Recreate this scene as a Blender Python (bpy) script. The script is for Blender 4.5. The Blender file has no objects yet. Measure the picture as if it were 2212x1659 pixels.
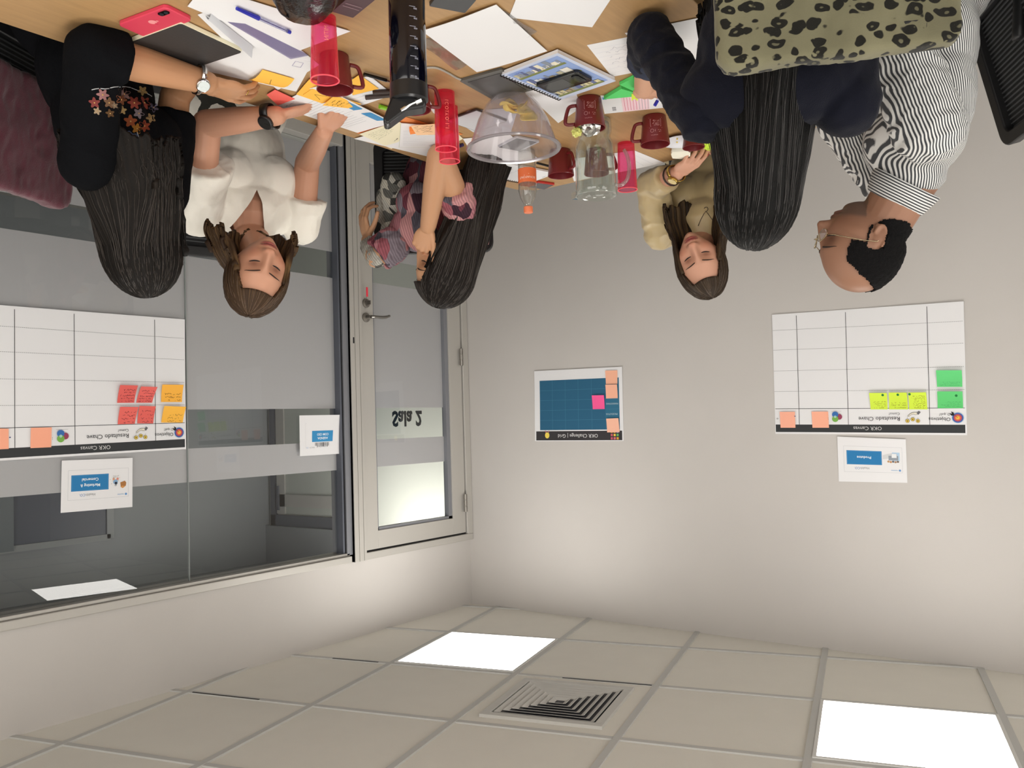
import bpy, bmesh, math, random
import numpy as np
from mathutils import Vector, Matrix, noise
from mathutils.bvhtree import BVHTree
S = bpy.context.scene
COL = S.collection
rnd = random.Random(7)
# ---------------- camera (the photograph was taken with the phone upside down) ----------------
F = 1879.41
CP = Vector((-3.46097, -4.16290, 1.60556))
RR = ((0.8006873085144435, -0.5982910008785659, -0.03078493546558857),
      (-0.051500317834017414, -0.017543823856836692, -0.9985188688790391),
      (0.5968647679725214, 0.8010868195846218, -0.044859293807460586))
r_, d_, f_ = [Vector(v) for v in RR]
cam_data = bpy.data.cameras.new('camera')
cam = bpy.data.objects.new('camera', cam_data); COL.objects.link(cam)
cam_data.sensor_width = 36; cam_data.lens = F / 2212 * 36; cam_data.clip_start = 0.05
mx = Matrix.Identity(4)
for i in range(3):
    mx[i][0] = -r_[i]; mx[i][1] = d_[i]; mx[i][2] = -f_[i]; mx[i][3] = CP[i]
cam.matrix_world = mx
S.camera = cam
# ---------------- world, exposure ----------------
w = bpy.data.worlds.new('world'); S.world = w; w.use_nodes = True
w.node_tree.nodes['Background'].inputs[0].default_value = (0.75, 0.8, 0.85, 1)
w.node_tree.nodes['Background'].inputs[1].default_value = 0.15
S.view_settings.view_transform = 'Standard'; S.view_settings.look = 'None'
S.view_settings.exposure = 0.18; S.view_settings.gamma = 1.0; S.view_settings.use_curve_mapping = False
S.cycles.use_denoising = True
S.cycles.max_bounces = 10; S.cycles.transparent_max_bounces = 16
S.cycles.caustics_reflective = False; S.cycles.caustics_refractive = False
LAMP = 10.5      # emission of the ceiling panels
def fill_light(name, loc, rot, sx, sy, power, col=(1, .97, .93)):
    l = bpy.data.lights.new(name, 'AREA'); l.shape = 'RECTANGLE'; l.size = sx; l.size_y = sy; l.energy = power; l.color = col
    o = bpy.data.objects.new(name, l); COL.objects.link(o); o.location = loc; o.rotation_euler = rot
    return o
# unseen fill lights added in front of the two solid walls behind the camera
fill_light('room_fill', (-2.9, -6.1, 1.5), (math.radians(90), 0, 0), 3.6, 1.6, 52)
fill_light('room_fill', (-5.2, -3.4, 1.5), (math.radians(90), 0, math.radians(-90)), 3.6, 1.6, 42)
H = 2.70        # ceiling height
TZ = 0.735      # table top

def at(x, y, X=None, Y=None, Z=None, d=None):
    """world point seen at photo pixel (x, y) on a plane X=, Y=, Z= or at distance d"""
    u, v = 2212 - x - 1106, 1659 - y - 829.5
    D = r_ * u + d_ * v + f_ * F
    if X is not None: t = (X - CP.x) / D.x
    elif Y is not None: t = (Y - CP.y) / D.y
    elif Z is not None: t = (Z - CP.z) / D.z
    else: t = d / D.length
    return CP + D * t

# ---------------- materials ----------------
def lin(c):
    return tuple((x / 12.92 if x <= 0.04045 else ((x + 0.055) / 1.055) ** 2.4) for x in [v / 255 for v in c])
def hexc(c):
    if isinstance(c, str): c = (int(c[0:2], 16), int(c[2:4], 16), int(c[4:6], 16))
    return lin(c)
MATS = {}
def mat(name, col=(200, 200, 200), rough=0.5, metal=0.0, spec=0.5, bump=0.0, bscale=60, var=0.0, vscale=8, attr=None, emit=0, sheen=0, coat=0, stretch=None, trans=0):
    if name in MATS: return MATS[name]
    m = bpy.data.materials.new(name); m.use_nodes = True; MATS[name] = m
    nt = m.node_tree; b = nt.nodes['Principled BSDF']; L = nt.links.new
    c = (*hexc(col), 1)
    b.inputs['Base Color'].default_value = c; b.inputs['Roughness'].default_value = rough
    b.inputs['Metallic'].default_value = metal; b.inputs['Specular IOR Level'].default_value = spec
    if sheen: b.inputs['Sheen Weight'].default_value = sheen
    if coat: b.inputs['Coat Weight'].default_value = coat
    if trans: b.inputs['Transmission Weight'].default_value = trans
    if emit:
        b.inputs['Emission Color'].default_value = c; b.inputs['Emission Strength'].default_value = emit
    src = None
    if attr:
        a = nt.nodes.new('ShaderNodeAttribute'); a.attribute_name = attr; src = a.outputs['Color']
    tc = nt.nodes.new('ShaderNodeTexCoord'); co = tc.outputs['Object']
    if stretch:
        mp = nt.nodes.new('ShaderNodeMapping'); mp.inputs['Scale'].default_value = stretch; L(co, mp.inputs[0]); co = mp.outputs[0]
    if var:
        n = nt.nodes.new('ShaderNodeTexNoise'); n.inputs['Scale'].default_value = vscale; n.inputs['Detail'].default_value = 4; L(co, n.inputs['Vector'])
        mr = nt.nodes.new('ShaderNodeMapRange'); mr.inputs['To Min'].default_value = 1 - var; mr.inputs['To Max'].default_value = 1 + var
        mr.inputs['From Min'].default_value = 0.3; mr.inputs['From Max'].default_value = 0.7
        L(n.outputs['Fac'], mr.inputs['Value'])
        vm = nt.nodes.new('ShaderNodeVectorMath'); vm.operation = 'MULTIPLY'
        if src: L(src, vm.inputs[0])
        else: vm.inputs[0].default_value = c[:3]
        L(mr.outputs[0], vm.inputs[1]); src = vm.outputs[0]
    if src: L(src, b.inputs['Base Color'])
    if bump:
        n = nt.nodes.new('ShaderNodeTexNoise'); n.inputs['Scale'].default_value = bscale; n.inputs['Detail'].default_value = 3; L(co, n.inputs['Vector'])
        bp = nt.nodes.new('ShaderNodeBump'); bp.inputs['Strength'].default_value = bump; bp.inputs['Distance'].default_value = 0.004
        L(n.outputs['Fac'], bp.inputs['Height']); L(bp.outputs[0], b.inputs['Normal'])
    return m

def clear(name, tint=(255, 255, 255), diffuse=0.0, dcol=(255, 255, 255), gloss=1.0, rough=0.03, rim=0.0, rimcol=(255, 255, 255)):
    """see-through plastic or glass: tinted transparency, mirror-like fresnel, an optional milky share and denser rims"""
    if name in MATS: return MATS[name]
    m = bpy.data.materials.new(name); m.use_nodes = True; MATS[name] = m
    nt = m.node_tree; L = nt.links.new
    for n in list(nt.nodes): nt.nodes.remove(n)
    out = nt.nodes.new('ShaderNodeOutputMaterial')
    tr = nt.nodes.new('ShaderNodeBsdfTransparent'); tr.inputs[0].default_value = (*hexc(tint), 1)
    cur = tr.outputs[0]
    if diffuse or rim:
        df = nt.nodes.new('ShaderNodeBsdfDiffuse'); df.inputs[0].default_value = (*hexc(dcol), 1)
        tl = nt.nodes.new('ShaderNodeBsdfTranslucent'); tl.inputs[0].default_value = (*hexc(dcol), 1)
        a = nt.nodes.new('ShaderNodeMixShader'); a.inputs[0].default_value = 0.5; L(df.outputs[0], a.inputs[1]); L(tl.outputs[0], a.inputs[2])
        mixer = nt.nodes.new('ShaderNodeMixShader'); L(cur, mixer.inputs[1]); L(a.outputs[0], mixer.inputs[2])
        lw = nt.nodes.new('ShaderNodeLayerWeight'); lw.inputs[0].default_value = 0.35
        mr = nt.nodes.new('ShaderNodeMapRange'); mr.inputs['To Min'].default_value = diffuse; mr.inputs['To Max'].default_value = min(1, diffuse + rim); mr.inputs['From Min'].default_value = 0.2
        L(lw.outputs['Facing'], mr.inputs['Value']); L(mr.outputs[0], mixer.inputs[0]); cur = mixer.outputs[0]
    gl = nt.nodes.new('ShaderNodeBsdfGlossy'); gl.inputs['Roughness'].default_value = rough
    fr = nt.nodes.new('ShaderNodeFresnel'); fr.inputs[0].default_value = 1.5
    ml = nt.nodes.new('ShaderNodeMath'); ml.operation = 'MULTIPLY'; ml.inputs[1].default_value = gloss; ml.use_clamp = True
    gm = nt.nodes.new('ShaderNodeNewGeometry'); inv = nt.nodes.new('ShaderNodeMath'); inv.operation = 'SUBTRACT'; inv.inputs[0].default_value = 1.0
    L(gm.outputs['Backfacing'], inv.inputs[1]); m2 = nt.nodes.new('ShaderNodeMath'); m2.operation = 'MULTIPLY'
    fr.inputs[0].default_value = 1.5; L(fr.outputs[0], m2.inputs[0]); L(inv.outputs[0], m2.inputs[1]); L(m2.outputs[0], ml.inputs[0])
    mx2 = nt.nodes.new('ShaderNodeMixShader'); L(ml.outputs[0], mx2.inputs[0]); L(cur, mx2.inputs[1]); L(gl.outputs[0], mx2.inputs[2])
    L(mx2.outputs[0], out.inputs[0])
    return m

PRINT = mat('printed_ink', rough=0.65, attr='Col', spec=0.25)
PAPER = mat('white_paper', (236, 236, 238), 0.7, spec=0.2, bump=0.05, bscale=300)

# ---------------- object helpers ----------------
def link(name, me, parent=None, m=None, label=None):
    o = bpy.data.objects.new(name, me); COL.objects.link(o)
    if m is not None:
        for k in (m if isinstance(m, (list, tuple)) else [m]): me.materials.append(k)
    if parent is not None: o.parent = parent
    if label: o['label'] = label
    return o
def tag(o, label, cat=None, group=None, kind=None):
    o['label'] = label
    if cat: o['category'] = cat
    if group: o['group'] = group
    if kind: o['kind'] = kind
    return o
def empty(name, loc=(0, 0, 0), rot=None, label=None, cat=None, group=None, kind=None):
    o = bpy.data.objects.new(name, None); COL.objects.link(o); o.empty_display_size = 0.05
    M = Matrix.Translation(Vector(loc))
    if rot is not None: M = M @ (rot.to_4x4() if isinstance(rot, Matrix) else Matrix.Rotation(rot, 4, 'Z'))
    o.matrix_world = M
    if label: tag(o, label, cat, group, kind)
    return o
def dup_tree(o, parent=None):
    c = o.copy(); COL.objects.link(c)
    if parent is not None: c.parent = parent
    for ch in o.children: dup_tree(ch, c)
    return c
def fin(bm, name, m=None, parent=None, smooth=False, label=None, bev=0, normals=True):
    if normals: bmesh.ops.recalc_face_normals(bm, faces=bm.faces)
    me = bpy.data.meshes.new(name); bm.to_mesh(me); bm.free()
    if smooth:
        me.polygons.foreach_set('use_smooth', [True] * len(me.polygons))
        if smooth != 'all':
            try: me.set_sharp_from_angle(angle=math.radians(40))
            except Exception: pass
    o = link(name, me, parent, m, label)
    if bev:
        md = o.modifiers.new('b', 'BEVEL'); md.width = bev; md.segments = 2; md.limit_method = 'ANGLE'
    return o
def box(bm, a, b, M=None):
    x0, y0, z0 = a; x1, y1, z1 = b
    v = [bm.verts.new(p) for p in ((x0, y0, z0), (x1, y0, z0), (x1, y1, z0), (x0, y1, z0), (x0, y0, z1), (x1, y0, z1), (x1, y1, z1), (x0, y1, z1))]
    for f in ((0, 1, 2, 3), (4, 5, 6, 7), (0, 1, 5, 4), (1, 2, 6, 5), (2, 3, 7, 6), (3, 0, 4, 7)): bm.faces.new([v[i] for i in f])
    if M is not None: bmesh.ops.transform(bm, matrix=M, verts=v)
    return v
def prism(bm, pts, z0, z1, M=None):
    a = [bm.verts.new((p[0], p[1], z0)) for p in pts]; b = [bm.verts.new((p[0], p[1], z1)) for p in pts]
    bm.faces.new(a[::-1]); bm.faces.new(b); n = len(pts)
    for i in range(n): bm.faces.new((a[i], a[(i + 1) % n], b[(i + 1) % n], b[i]))
    if M is not None: bmesh.ops.transform(bm, matrix=M, verts=a + b)
def lathe(bm, prof, n=32, M=None, closed=False):
    rings = []; vs = []
    for (r, z) in prof:
        if r < 1e-6: ring = [bm.verts.new((0, 0, z))]
        else: ring = [bm.verts.new((r * math.cos(2 * math.pi * i / n), r * math.sin(2 * math.pi * i / n), z)) for i in range(n)]
        rings.append(ring); vs += ring
    pairs = list(zip(rings, rings[1:])) + ([(rings[-1], rings[0])] if closed else [])
    for a, b in pairs:
        for i in range(n):
            j = (i + 1) % n
            if len(a) == 1 and len(b) == 1: continue
            if len(a) == 1: bm.faces.new((a[0], b[j], b[i]))
            elif len(b) == 1: bm.faces.new((a[i], a[j], b[0]))
            else: bm.faces.new((a[i], a[j], b[j], b[i]))
    if M is not None: bmesh.ops.transform(bm, matrix=M, verts=vs)
def frame_of(t):
    t = t.normalized(); a = Vector((0, 0, 1)) if abs(t.z) < 0.9 else Vector((1, 0, 0))
    x = t.cross(a).normalized(); return x, t.cross(x).normalized()
def tube(bm, pts, rad, n=8, cap=True, flat=1.0):
    pts = [Vector(p) for p in pts]; m = len(pts)
    rs = rad if isinstance(rad, (list, tuple)) else [rad] * m
    rings = []; x = None
    for i, p in enumerate(pts):
        t = (pts[min(i + 1, m - 1)] - pts[max(i - 1, 0)]).normalized()
        if x is None: x, _ = frame_of(t)
        x = (x - t * x.dot(t)).normalized(); y = t.cross(x)
        rings.append([bm.verts.new(p + (x * math.cos(2 * math.pi * k / n) + y * flat * math.sin(2 * math.pi * k / n)) * rs[i]) for k in range(n)])
    for a, b in zip(rings, rings[1:]):
        for k in range(n): bm.faces.new((a[k], a[(k + 1) % n], b[(k + 1) % n], b[k]))
    if cap: bm.faces.new(rings[0][::-1]); bm.faces.new(rings[-1])
    return rings
def spline(pts, k=6):
    pts = [Vector(p) for p in pts]; out = []
    for i in range(len(pts) - 1):
        p0 = pts[max(i - 1, 0)]; p1 = pts[i]; p2 = pts[i + 1]; p3 = pts[min(i + 2, len(pts) - 1)]
        for j in range(k):
            t = j / k
            out.append(0.5 * ((2 * p1) + (p2 - p0) * t + (2 * p0 - 5 * p1 + 4 * p2 - p3) * t * t + (3 * p1 - p0 - 3 * p2 + p3) * t ** 3))
    out.append(pts[-1]); return out

# ---------------- flat print: text, lines and shapes lying on a sheet, one mesh with a colour per corner ----------------
_fc = {}
def glyphs(s, size, bold=0.0):
    key = (s, size, bold)
    if key not in _fc:
        cu = bpy.data.curves.new('t', 'FONT'); cu.body = s; cu.size = size; cu.resolution_u = 2; cu.offset = bold
        o = bpy.data.objects.new('t', cu); COL.objects.link(o)
        me = bpy.data.meshes.new_from_object(o.evaluated_get(bpy.context.evaluated_depsgraph_get()))
        vs = [(v.co.x, v.co.y) for v in me.vertices]; fs = [tuple(p.vertices) for p in me.polygons]
        bpy.data.objects.remove(o); bpy.data.curves.remove(cu); bpy.data.meshes.remove(me)
        _fc[key] = (vs, fs)
    return _fc[key]
class Flat:
    def __init__(s, step=0.00025): s.v = []; s.f = []; s.c = []; s.lay = 1; s.step = step
    def poly(s, pts, col):
        n = len(s.v); s.v += [(p[0], p[1], s.lay * s.step) for p in pts]; s.f.append(tuple(range(n, n + len(pts)))); s.c.append(hexc(col)); return s
    def up(s): s.lay += 1; return s
    def rect(s, x0, y0, x1, y1, col):
        nx, ny = max(1, min(24, int((x1 - x0) / .025))), max(1, min(12, int((y1 - y0) / .025)))
        for i in range(nx):
            for j in range(ny):
                a, b = x0 + (x1 - x0) * i / nx, x0 + (x1 - x0) * (i + 1) / nx; c, d = y0 + (y1 - y0) * j / ny, y0 + (y1 - y0) * (j + 1) / ny
                s.poly([(a, c), (b, c), (b, d), (a, d)], col)
        return s
    def disc(s, x, y, r, col, n=20, ry=None): return s.poly([(x + r * math.cos(6.2832 * i / n), y + (ry or r) * math.sin(6.2832 * i / n)) for i in range(n)], col)
    def line(s, a, b, w, col):
        d = Vector((b[0] - a[0], b[1] - a[1])); n = Vector((-d.y, d.x)).normalized() * w / 2
        return s.poly([(a[0] - n.x, a[1] - n.y), (b[0] - n.x, b[1] - n.y), (b[0] + n.x, b[1] + n.y), (a[0] + n.x, a[1] + n.y)], col)
    def pl(s, pts, w, col):
        for a, b in zip(pts, pts[1:]): s.line(a, b, w, col)
        return s
    def frame(s, x0, y0, x1, y1, w, col): return s.pl([(x0, y0), (x1, y0), (x1, y1), (x0, y1), (x0, y0)], w, col)
    def text(s, t, x, y, size, col, align='l', bold=0.0, sx=1.0, mirror=False):
        vs, fs = glyphs(t, size, bold)
        if not vs: return s
        xs = [p[0] for p in vs]; wd = max(xs) - min(xs); off = {'l': -min(xs), 'c': -min(xs) - wd / 2, 'r': -max(xs)}[align]
        n = len(s.v); k = -1 if mirror else 1
        s.v += [(x + k * (p[0] + off) * sx, y + p[1], s.lay * s.step) for p in vs]
        for f in fs: s.f.append(tuple(n + i for i in f)); s.c.append(hexc(col))
        return s
    def scribble(s, x, y, wd, h, rows, col='3a2a2a', w=0.0008, seed=0, gap=None):
        r = random.Random(seed); gap = gap or h / rows
        for k in range(rows):
            yy = y - k * gap; cx = x; end = x + wd * r.uniform(.7, 1); pts = []
            while cx < end:
                pts.append((cx, yy + r.uniform(-.3, .35) * gap)); cx += gap * r.uniform(.12, .32)
                if r.random() < .14:
                    s.pl(pts, w, col); pts = []; cx += gap * .35
            s.pl(pts, w, col)
        return s
    def build(s, name, parent, M=None, m=None, label=None, fn=None):
        me = bpy.data.meshes.new(name)
        vs = [fn(*v) for v in s.v] if fn else s.v
        me.from_pydata(vs, [], s.f)
        a = me.attributes.new('Col', 'FLOAT_COLOR', 'CORNER')
        cols = []
        for f, c in zip(s.f, s.c): cols += [c[0], c[1], c[2], 1.0] * len(f)
        a.data.foreach_set('color', cols); me.update()
        o = link(name, me, parent, m or PRINT, label)
        if M is not None: o.matrix_local = M
        return o
# ================= ROOM =================
WALLM = mat('painted_wall', (203, 199, 195), 0.75, spec=0.2, bump=0.06, bscale=220, var=0.015, vscale=3)
ALU = mat('brushed_aluminium', (196, 193, 187), 0.38, 0.3, bump=0.03, bscale=200)
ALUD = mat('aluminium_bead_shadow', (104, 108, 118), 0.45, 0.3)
BLACK = mat('black_gasket', (18, 18, 20), 0.6)
TILE = mat('ceiling_tile', (238, 235, 226), 0.85, spec=0.15, bump=0.15, bscale=350, var=0.01)
BAR = mat('ceiling_bar', (205, 205, 202), 0.6, spec=0.2)
def struct(name, bm, m, parent=None, label=None, **k):
    o = fin(bm, name, m, parent, **k)
    if parent is None: o['kind'] = 'structure'
    if label: o['label'] = label
    return o
XL, YB = -5.3, -6.2    # far sides of the room, behind the camera
bm = bmesh.new(); box(bm, (XL - .1, YB - .1, -.1), (3.8, 1.7, 0)); struct('floor', bm, mat('grey_carpet', (150, 147, 142), 0.95, spec=0.1, bump=0.5, bscale=500, var=0.08, vscale=40), label='grey office carpet floor')
bm = bmesh.new(); box(bm, (XL, 0, 0), (0.1, .12, H + .05)); struct('wall_right', bm, WALLM, label='plain light grey wall with the taped sheets on it')
bm = bmesh.new(); box(bm, (0, YB, 2.31), (.1, 0, H + .05)); struct('wall_left', bm, WALLM, label='light wall strip above the glass partition')
bm = bmesh.new(); box(bm, (0, YB, 0), (.1, -4.6, 2.31)); struct('wall_left', bm, WALLM, label='solid wall beyond the glass partition')
bm = bmesh.new(); box(bm, (XL - .1, YB, 0), (XL, .12, H + .05)); struct('wall_back', bm, WALLM, label='light wall behind the chairs')
bm = bmesh.new(); box(bm, (XL, YB - .1, 0), (.1, YB, H + .05)); struct('wall_front', bm, WALLM, label='light wall behind the camera')
# ---- ceiling: square tiles on a grid turned 15 degrees against the walls
G0 = Vector((-0.20928, -0.02864)); GX = Vector((-0.604246, 0.159724)); GY = Vector((-0.159724, -0.604246))
def clip(poly, x0, x1, y0, y1):
    for ax, lim, sg in ((0, x0, 1), (0, x1, -1), (1, y0, 1), (1, y1, -1)):
        out = []
        for i in range(len(poly)):
            a, b = poly[i - 1], poly[i]; da = (a[ax] - lim) * sg; db = (b[ax] - lim) * sg
            if (da >= 0) != (db >= 0):
                t = da / (da - db); out.append((a[0] + (b[0] - a[0]) * t, a[1] + (b[1] - a[1]) * t))
            if db >= 0: out.append(b)
        poly = out
        if len(poly) < 3: return None
    return poly
def area(p): return abs(sum(p[i - 1][0] * p[i][1] - p[i][0] * p[i - 1][1] for i in range(len(p)))) / 2
ceil = empty('ceiling', (0, 0, H), label='suspended ceiling of pale square tiles', kind='structure')
PANELS = {(0, 1), (3, 2), (0, 5), (3, 6), (6, 4)}
VENT = (1, 2)
for i in range(-3, 11):
    for j in range(-2, 11):
        e = 0.012 / .625
        p = [G0 + GX * (i + a) + GY * (j + b) for a, b in ((e, e), (1 - e, e), (1 - e, 1 - e), (e, 1 - e))]
        p = clip([tuple(q) for q in p], XL, 0, YB, 0)
        if not p or area(p) < .0008 or (i, j) in PANELS: continue
        if (i, j) == VENT: continue
        bm = bmesh.new(); z = 0.007
        prism(bm, p, z, z + .012)
        o = fin(bm, 'tile', TILE, ceil); o['kind'] = 'structure'
def strip(a, b, wd, z0, z1):
    d = (b - a).normalized(); n = Vector((-d.y, d.x)) * wd / 2
    p = clip([tuple(a - n), tuple(b - n), tuple(b + n), tuple(a + n)], XL, 0, YB, 0)
    if not p or area(p) < .0005: return None
    bm = bmesh.new(); prism(bm, p, z0, z1); return bm
for i in range(-3, 12):
    q = strip(G0 + GX * i + GY * -3, G0 + GX * i + GY * 12, .026, 0, .012)
    if q: fin(q, 'grid_bar', BAR, ceil)
for j in range(-2, 12):
    q = strip(G0 + GX * -4 + GY * j, G0 + GX * 12 + GY * j, .024, .001, .013)
    if q: fin(q, 'grid_bar', BAR, ceil)
bm = bmesh.new(); box(bm, (XL, YB, .03), (0, 0, .05)); fin(bm, 'backing', BLACK, ceil)
# slightly lifted tiles leave dark gaps along their bars
for (i, j, a0, a1) in ((1, 2, .35, .97), (-1, 3, .05, .6), (-1, 2, .5, .9)):
    s0 = G0 + GX * (i + a0) + GY * (j + .012); s1 = G0 + GX * (i + a1) + GY * (j + .012)
    q = strip(s0, s1, .007, -.0006, .004)
    if q: fin(q, 'gap', BLACK, ceil)
# ---- lamps
LITE = bpy.data.materials.new('lit_diffuser'); LITE.use_nodes = True; MATS['lit'] = LITE
_b = LITE.node_tree.nodes['Principled BSDF']; _b.inputs['Emission Color'].default_value = (1.0, 0.97, 0.92, 1); _b.inputs['Emission Strength'].default_value = LAMP
GROT = math.atan2(-GX.y, -GX.x)
seenlab = {(0, 1): 'square lit ceiling panel over the corner by the glass door', (3, 2): 'large square lit ceiling panel over the right-hand chairs'}
for (i, j) in sorted(PANELS):
    c = G0 + GX * (i + .5) + GY * (j + .5)
    e = empty('ceiling_light', (c.x, c.y, H), GROT, seenlab.get((i, j), {(0, 5): 'square ceiling panel behind the camera, nearest the glass wall', (3, 6): 'square ceiling panel straight above the photographer', (6, 4): 'square ceiling panel farthest from the glass wall'}.get((i, j))), 'light', 'square ceiling panel lights')
    bm = bmesh.new()
    for a, b in (((-.3, -.3), (.3, -.288)), ((-.3, .288), (.3, .3)), ((-.3, -.288), (-.288, .288)), ((.288, -.288), (.3, .288))): box(bm, (*a, -.003), (*b, .01))
    fin(bm, 'frame', mat('white_enamel', (225, 225, 222), .4), e)
    bm = bmesh.new(); box(bm, (-.288, -.288, -.001), (.288, .288, .008)); fin(bm, 'diffuser', LITE, e)
# ---- air diffuser: square frame with four stepped triangular banks of slats
c = at(1209, 1516, Z=H)
vent = empty('air_vent', (c.x, c.y, H), GROT, 'square air diffuser with stepped triangular slats in the ceiling', 'vent')
VW = mat('vent_white', (206, 205, 200), .5); VD = mat('vent_dark', (70, 70, 74), .6)
bm = bmesh.new()
for a, b in (((-.24, -.24), (.24, -.205)), ((-.24, .205), (.24, .24)), ((-.24, -.205), (-.205, .205)), ((.205, -.205), (.24, .205))): box(bm, (*a, -.008), (*b, .006))
fin(bm, 'frame', VW, vent, bev=.002)
bm = bmesh.new(); box(bm, (-.31, -.31, .004), (.31, .31, .012)); 
fin(bm, 'mounting_tile', TILE, vent)
bm = bmesh.new(); box(bm, (-.205, -.205, .002), (.205, .205, .0038)); fin(bm, 'duct', VD, vent)
for q in range(4):
    for k in range(7):
        r0 = .198 - k * .027
        bm = bmesh.new(); Mq = Matrix.Rotation(q * math.pi / 2, 4, 'Z')
        # a slat: slanted strip running the width of the triangle at this radius
        w0 = r0 - .002
        v = [bm.verts.new(p) for p in ((-w0, r0, -.006), (w0, r0, -.006), (w0 - .016, r0 - .018, .0015), (-w0 + .016, r0 - .018, .0015), (-w0, r0 - .001, -.007), (w0, r0 - .001, -.007), (w0 - .016, r0 - .019, .0005), (-w0 + .016, r0 - .019, .0005))]
        for f in ((0, 1, 2, 3), (4, 5, 6, 7), (0, 1, 5, 4), (1, 2, 6, 5), (2, 3, 7, 6), (3, 0, 4, 7)): bm.faces.new([v[t] for t in f])
        bmesh.ops.transform(bm, matrix=Mq, verts=v)
        fin(bm, 'slat', VW, vent)
# ---- glass partition: aluminium frame, two panes with bands of frosted film
GLASS = clear('partition_glass', (249, 250, 250), gloss=1.6, rough=0.0)
FILM = bpy.data.materials.new('frosted_film'); FILM.use_nodes = True
_n = FILM.node_tree; _p = _n.nodes['Principled BSDF']; _p.inputs['Base Color'].default_value = (*lin((222, 220, 222)), 1); _p.inputs['Roughness'].default_value = .35
_t = _n.nodes.new('ShaderNodeBsdfTranslucent'); _t.inputs[0].default_value = (*lin((226, 221, 222)), 1)
_m = _n.nodes.new('ShaderNodeMixShader'); _m.inputs[0].default_value = .28
_n.links.new(_p.outputs[0], _m.inputs[1]); _n.links.new(_t.outputs[0], _m.inputs[2]); _n.links.new(_m.outputs[0], _n.nodes['Material Output'].inputs[0])
BANDS = [(1.50, .805), (.665, .12), (1.825, 1.675)]
def pane_set(parent, y0, y1, z0, z1, x=0.03, dz=0.0):
    bm = bmesh.new(); box(bm, (x, y0, z0), (x + .008, y1, z1)); fin(bm, 'pane', GLASS, parent)
    for (a, b) in BANDS:
        bm = bmesh.new(); box(bm, (x + .0085, y0, b + dz), (x + .0091, y1, a + dz)); fin(bm, 'frosted_film', FILM, parent)
win = empty('window_1', (0, 0, 0), label='floor-to-ceiling glass partition with frosted bands', kind='structure')
pane_set(win, -1.911, -1.03, .1, 2.26)
pane_set(win, -3.1, -1.915, .1, 2.26)
pane_set(win, -4.55, -3.104, .1, 2.26)
for y in (-1.913, -3.102):
    bm = bmesh.new(); box(bm, (.029, y - .0016, .1), (.039, y + .0016, 2.26)); fin(bm, 'seam', mat('clear_silicone', (150, 156, 154), .3), win)
bm = bmesh.new(); box(bm, (-.028, -4.6, 2.275), (.12, -1.0, 2.31)); box(bm, (-.012, -4.6, 2.26), (.1, -1.0, 2.275)); fin(bm, 'window_frame', ALU, win, bev=.003, label='aluminium head rail')
bm = bmesh.new(); box(bm, (-.028, -4.6, 0), (.12, -1.0, .1)); fin(bm, 'window_sill', ALU, win, bev=.003)
bm = bmesh.new(); box(bm, (-.028, -4.6, .1), (.12, -4.55, 2.275)); fin(bm, 'window_frame', ALU, win)
# mullion between pane and door: shadowed bead, black gasket, grooved post
def ys(x, y=840): return at(x, y, X=0).y
b0, b1, b2, b3 = ys(734), ys(739), ys(751), ys(776)
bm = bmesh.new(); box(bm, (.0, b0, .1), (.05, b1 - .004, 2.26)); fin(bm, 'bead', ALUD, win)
bm = bmesh.new(); box(bm, (-.004, b1 - .004, .1), (.05, b1, 2.26)); fin(bm, 'gasket', BLACK, win)
bm = bmesh.new(); box(bm, (-.012, b1, .0), (.1, b2, 2.27)); fin(bm, 'bead', mat('aluminium_reveal', (140, 142, 148), .4, .3), win)
bm = bmesh.new()
g = [b2 + (b3 - b2) * t for t in (0, .36, .40, .76, .80, 1)]
box(bm, (-.03, g[0], 0), (.1, g[1], 2.31)); box(bm, (-.03, g[2], 0), (.1, g[3], 2.31)); box(bm, (-.03, g[4], 0), (.1, g[5], 2.31)); box(bm, (-.026, g[0], 0), (.1, g[5], 2.31))
fin(bm, 'mullion', ALU, win)
bm = bmesh.new(); p = at(764, 735, X=-.031); box(bm, (-.032, p.y - .004, p.z - .016), (-.029, p.y + .004, p.z + .016)); fin(bm, 'strike_slot', BLACK, win)
# door
dr = empty('door_1', (0, 0, 0), label='aluminium framed glass door with frosted bands', kind='structure')
bm = bmesh.new(); box(bm, (-.03, -1.0 + .1, 2.272), (.11, -.004, 2.31)); box(bm, (-.03, -.056, 0), (.11, -.004, 2.272)); fin(bm, 'door_frame', ALU, dr, bev=.003)
dy0, dy1 = b3 + .004, -.062
gy0, gy1 = -.800, -.176
lf = bmesh.new()
for a, b in (((dy0, .02), (gy0, 2.262)), ((gy1, .02), (dy1, 2.262)), ((gy0, 2.165), (gy1, 2.262)), ((gy0, .02), (gy1, .14))):
    box(lf, (-.02, a[0], a[1]), (.025, b[0], b[1]))
leaf = fin(lf, 'leaf_frame', ALU, dr, bev=.0015)
bm = bmesh.new()
for a, b in (((gy0, .14), (gy0 + .012, 2.165)), ((gy1 - .03, .14), (gy1, 2.165))): box(bm, (-.012, a[0], a[1]), (.02, b[0], b[1]))
box(bm, (-.012, gy0, 2.15), (.02, gy1, 2.165)); fin(bm, 'glazing_bead', mat('aluminium_reveal', (140, 142, 148), .4, .3), dr)
bm = bmesh.new(); box(bm, (-.014, b3, .0), (.03, b3 + .004, 2.27)); box(bm, (-.014, b3, 2.262), (.03, -.056, 2.272)); box(bm, (-.014, -.062, 0), (.03, -.056, 2.27)); fin(bm, 'gasket', BLACK, dr)
pane_set(dr, gy0 + .01, gy1 - .028, .14, 2.152, x=.004, dz=-.002)
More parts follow.
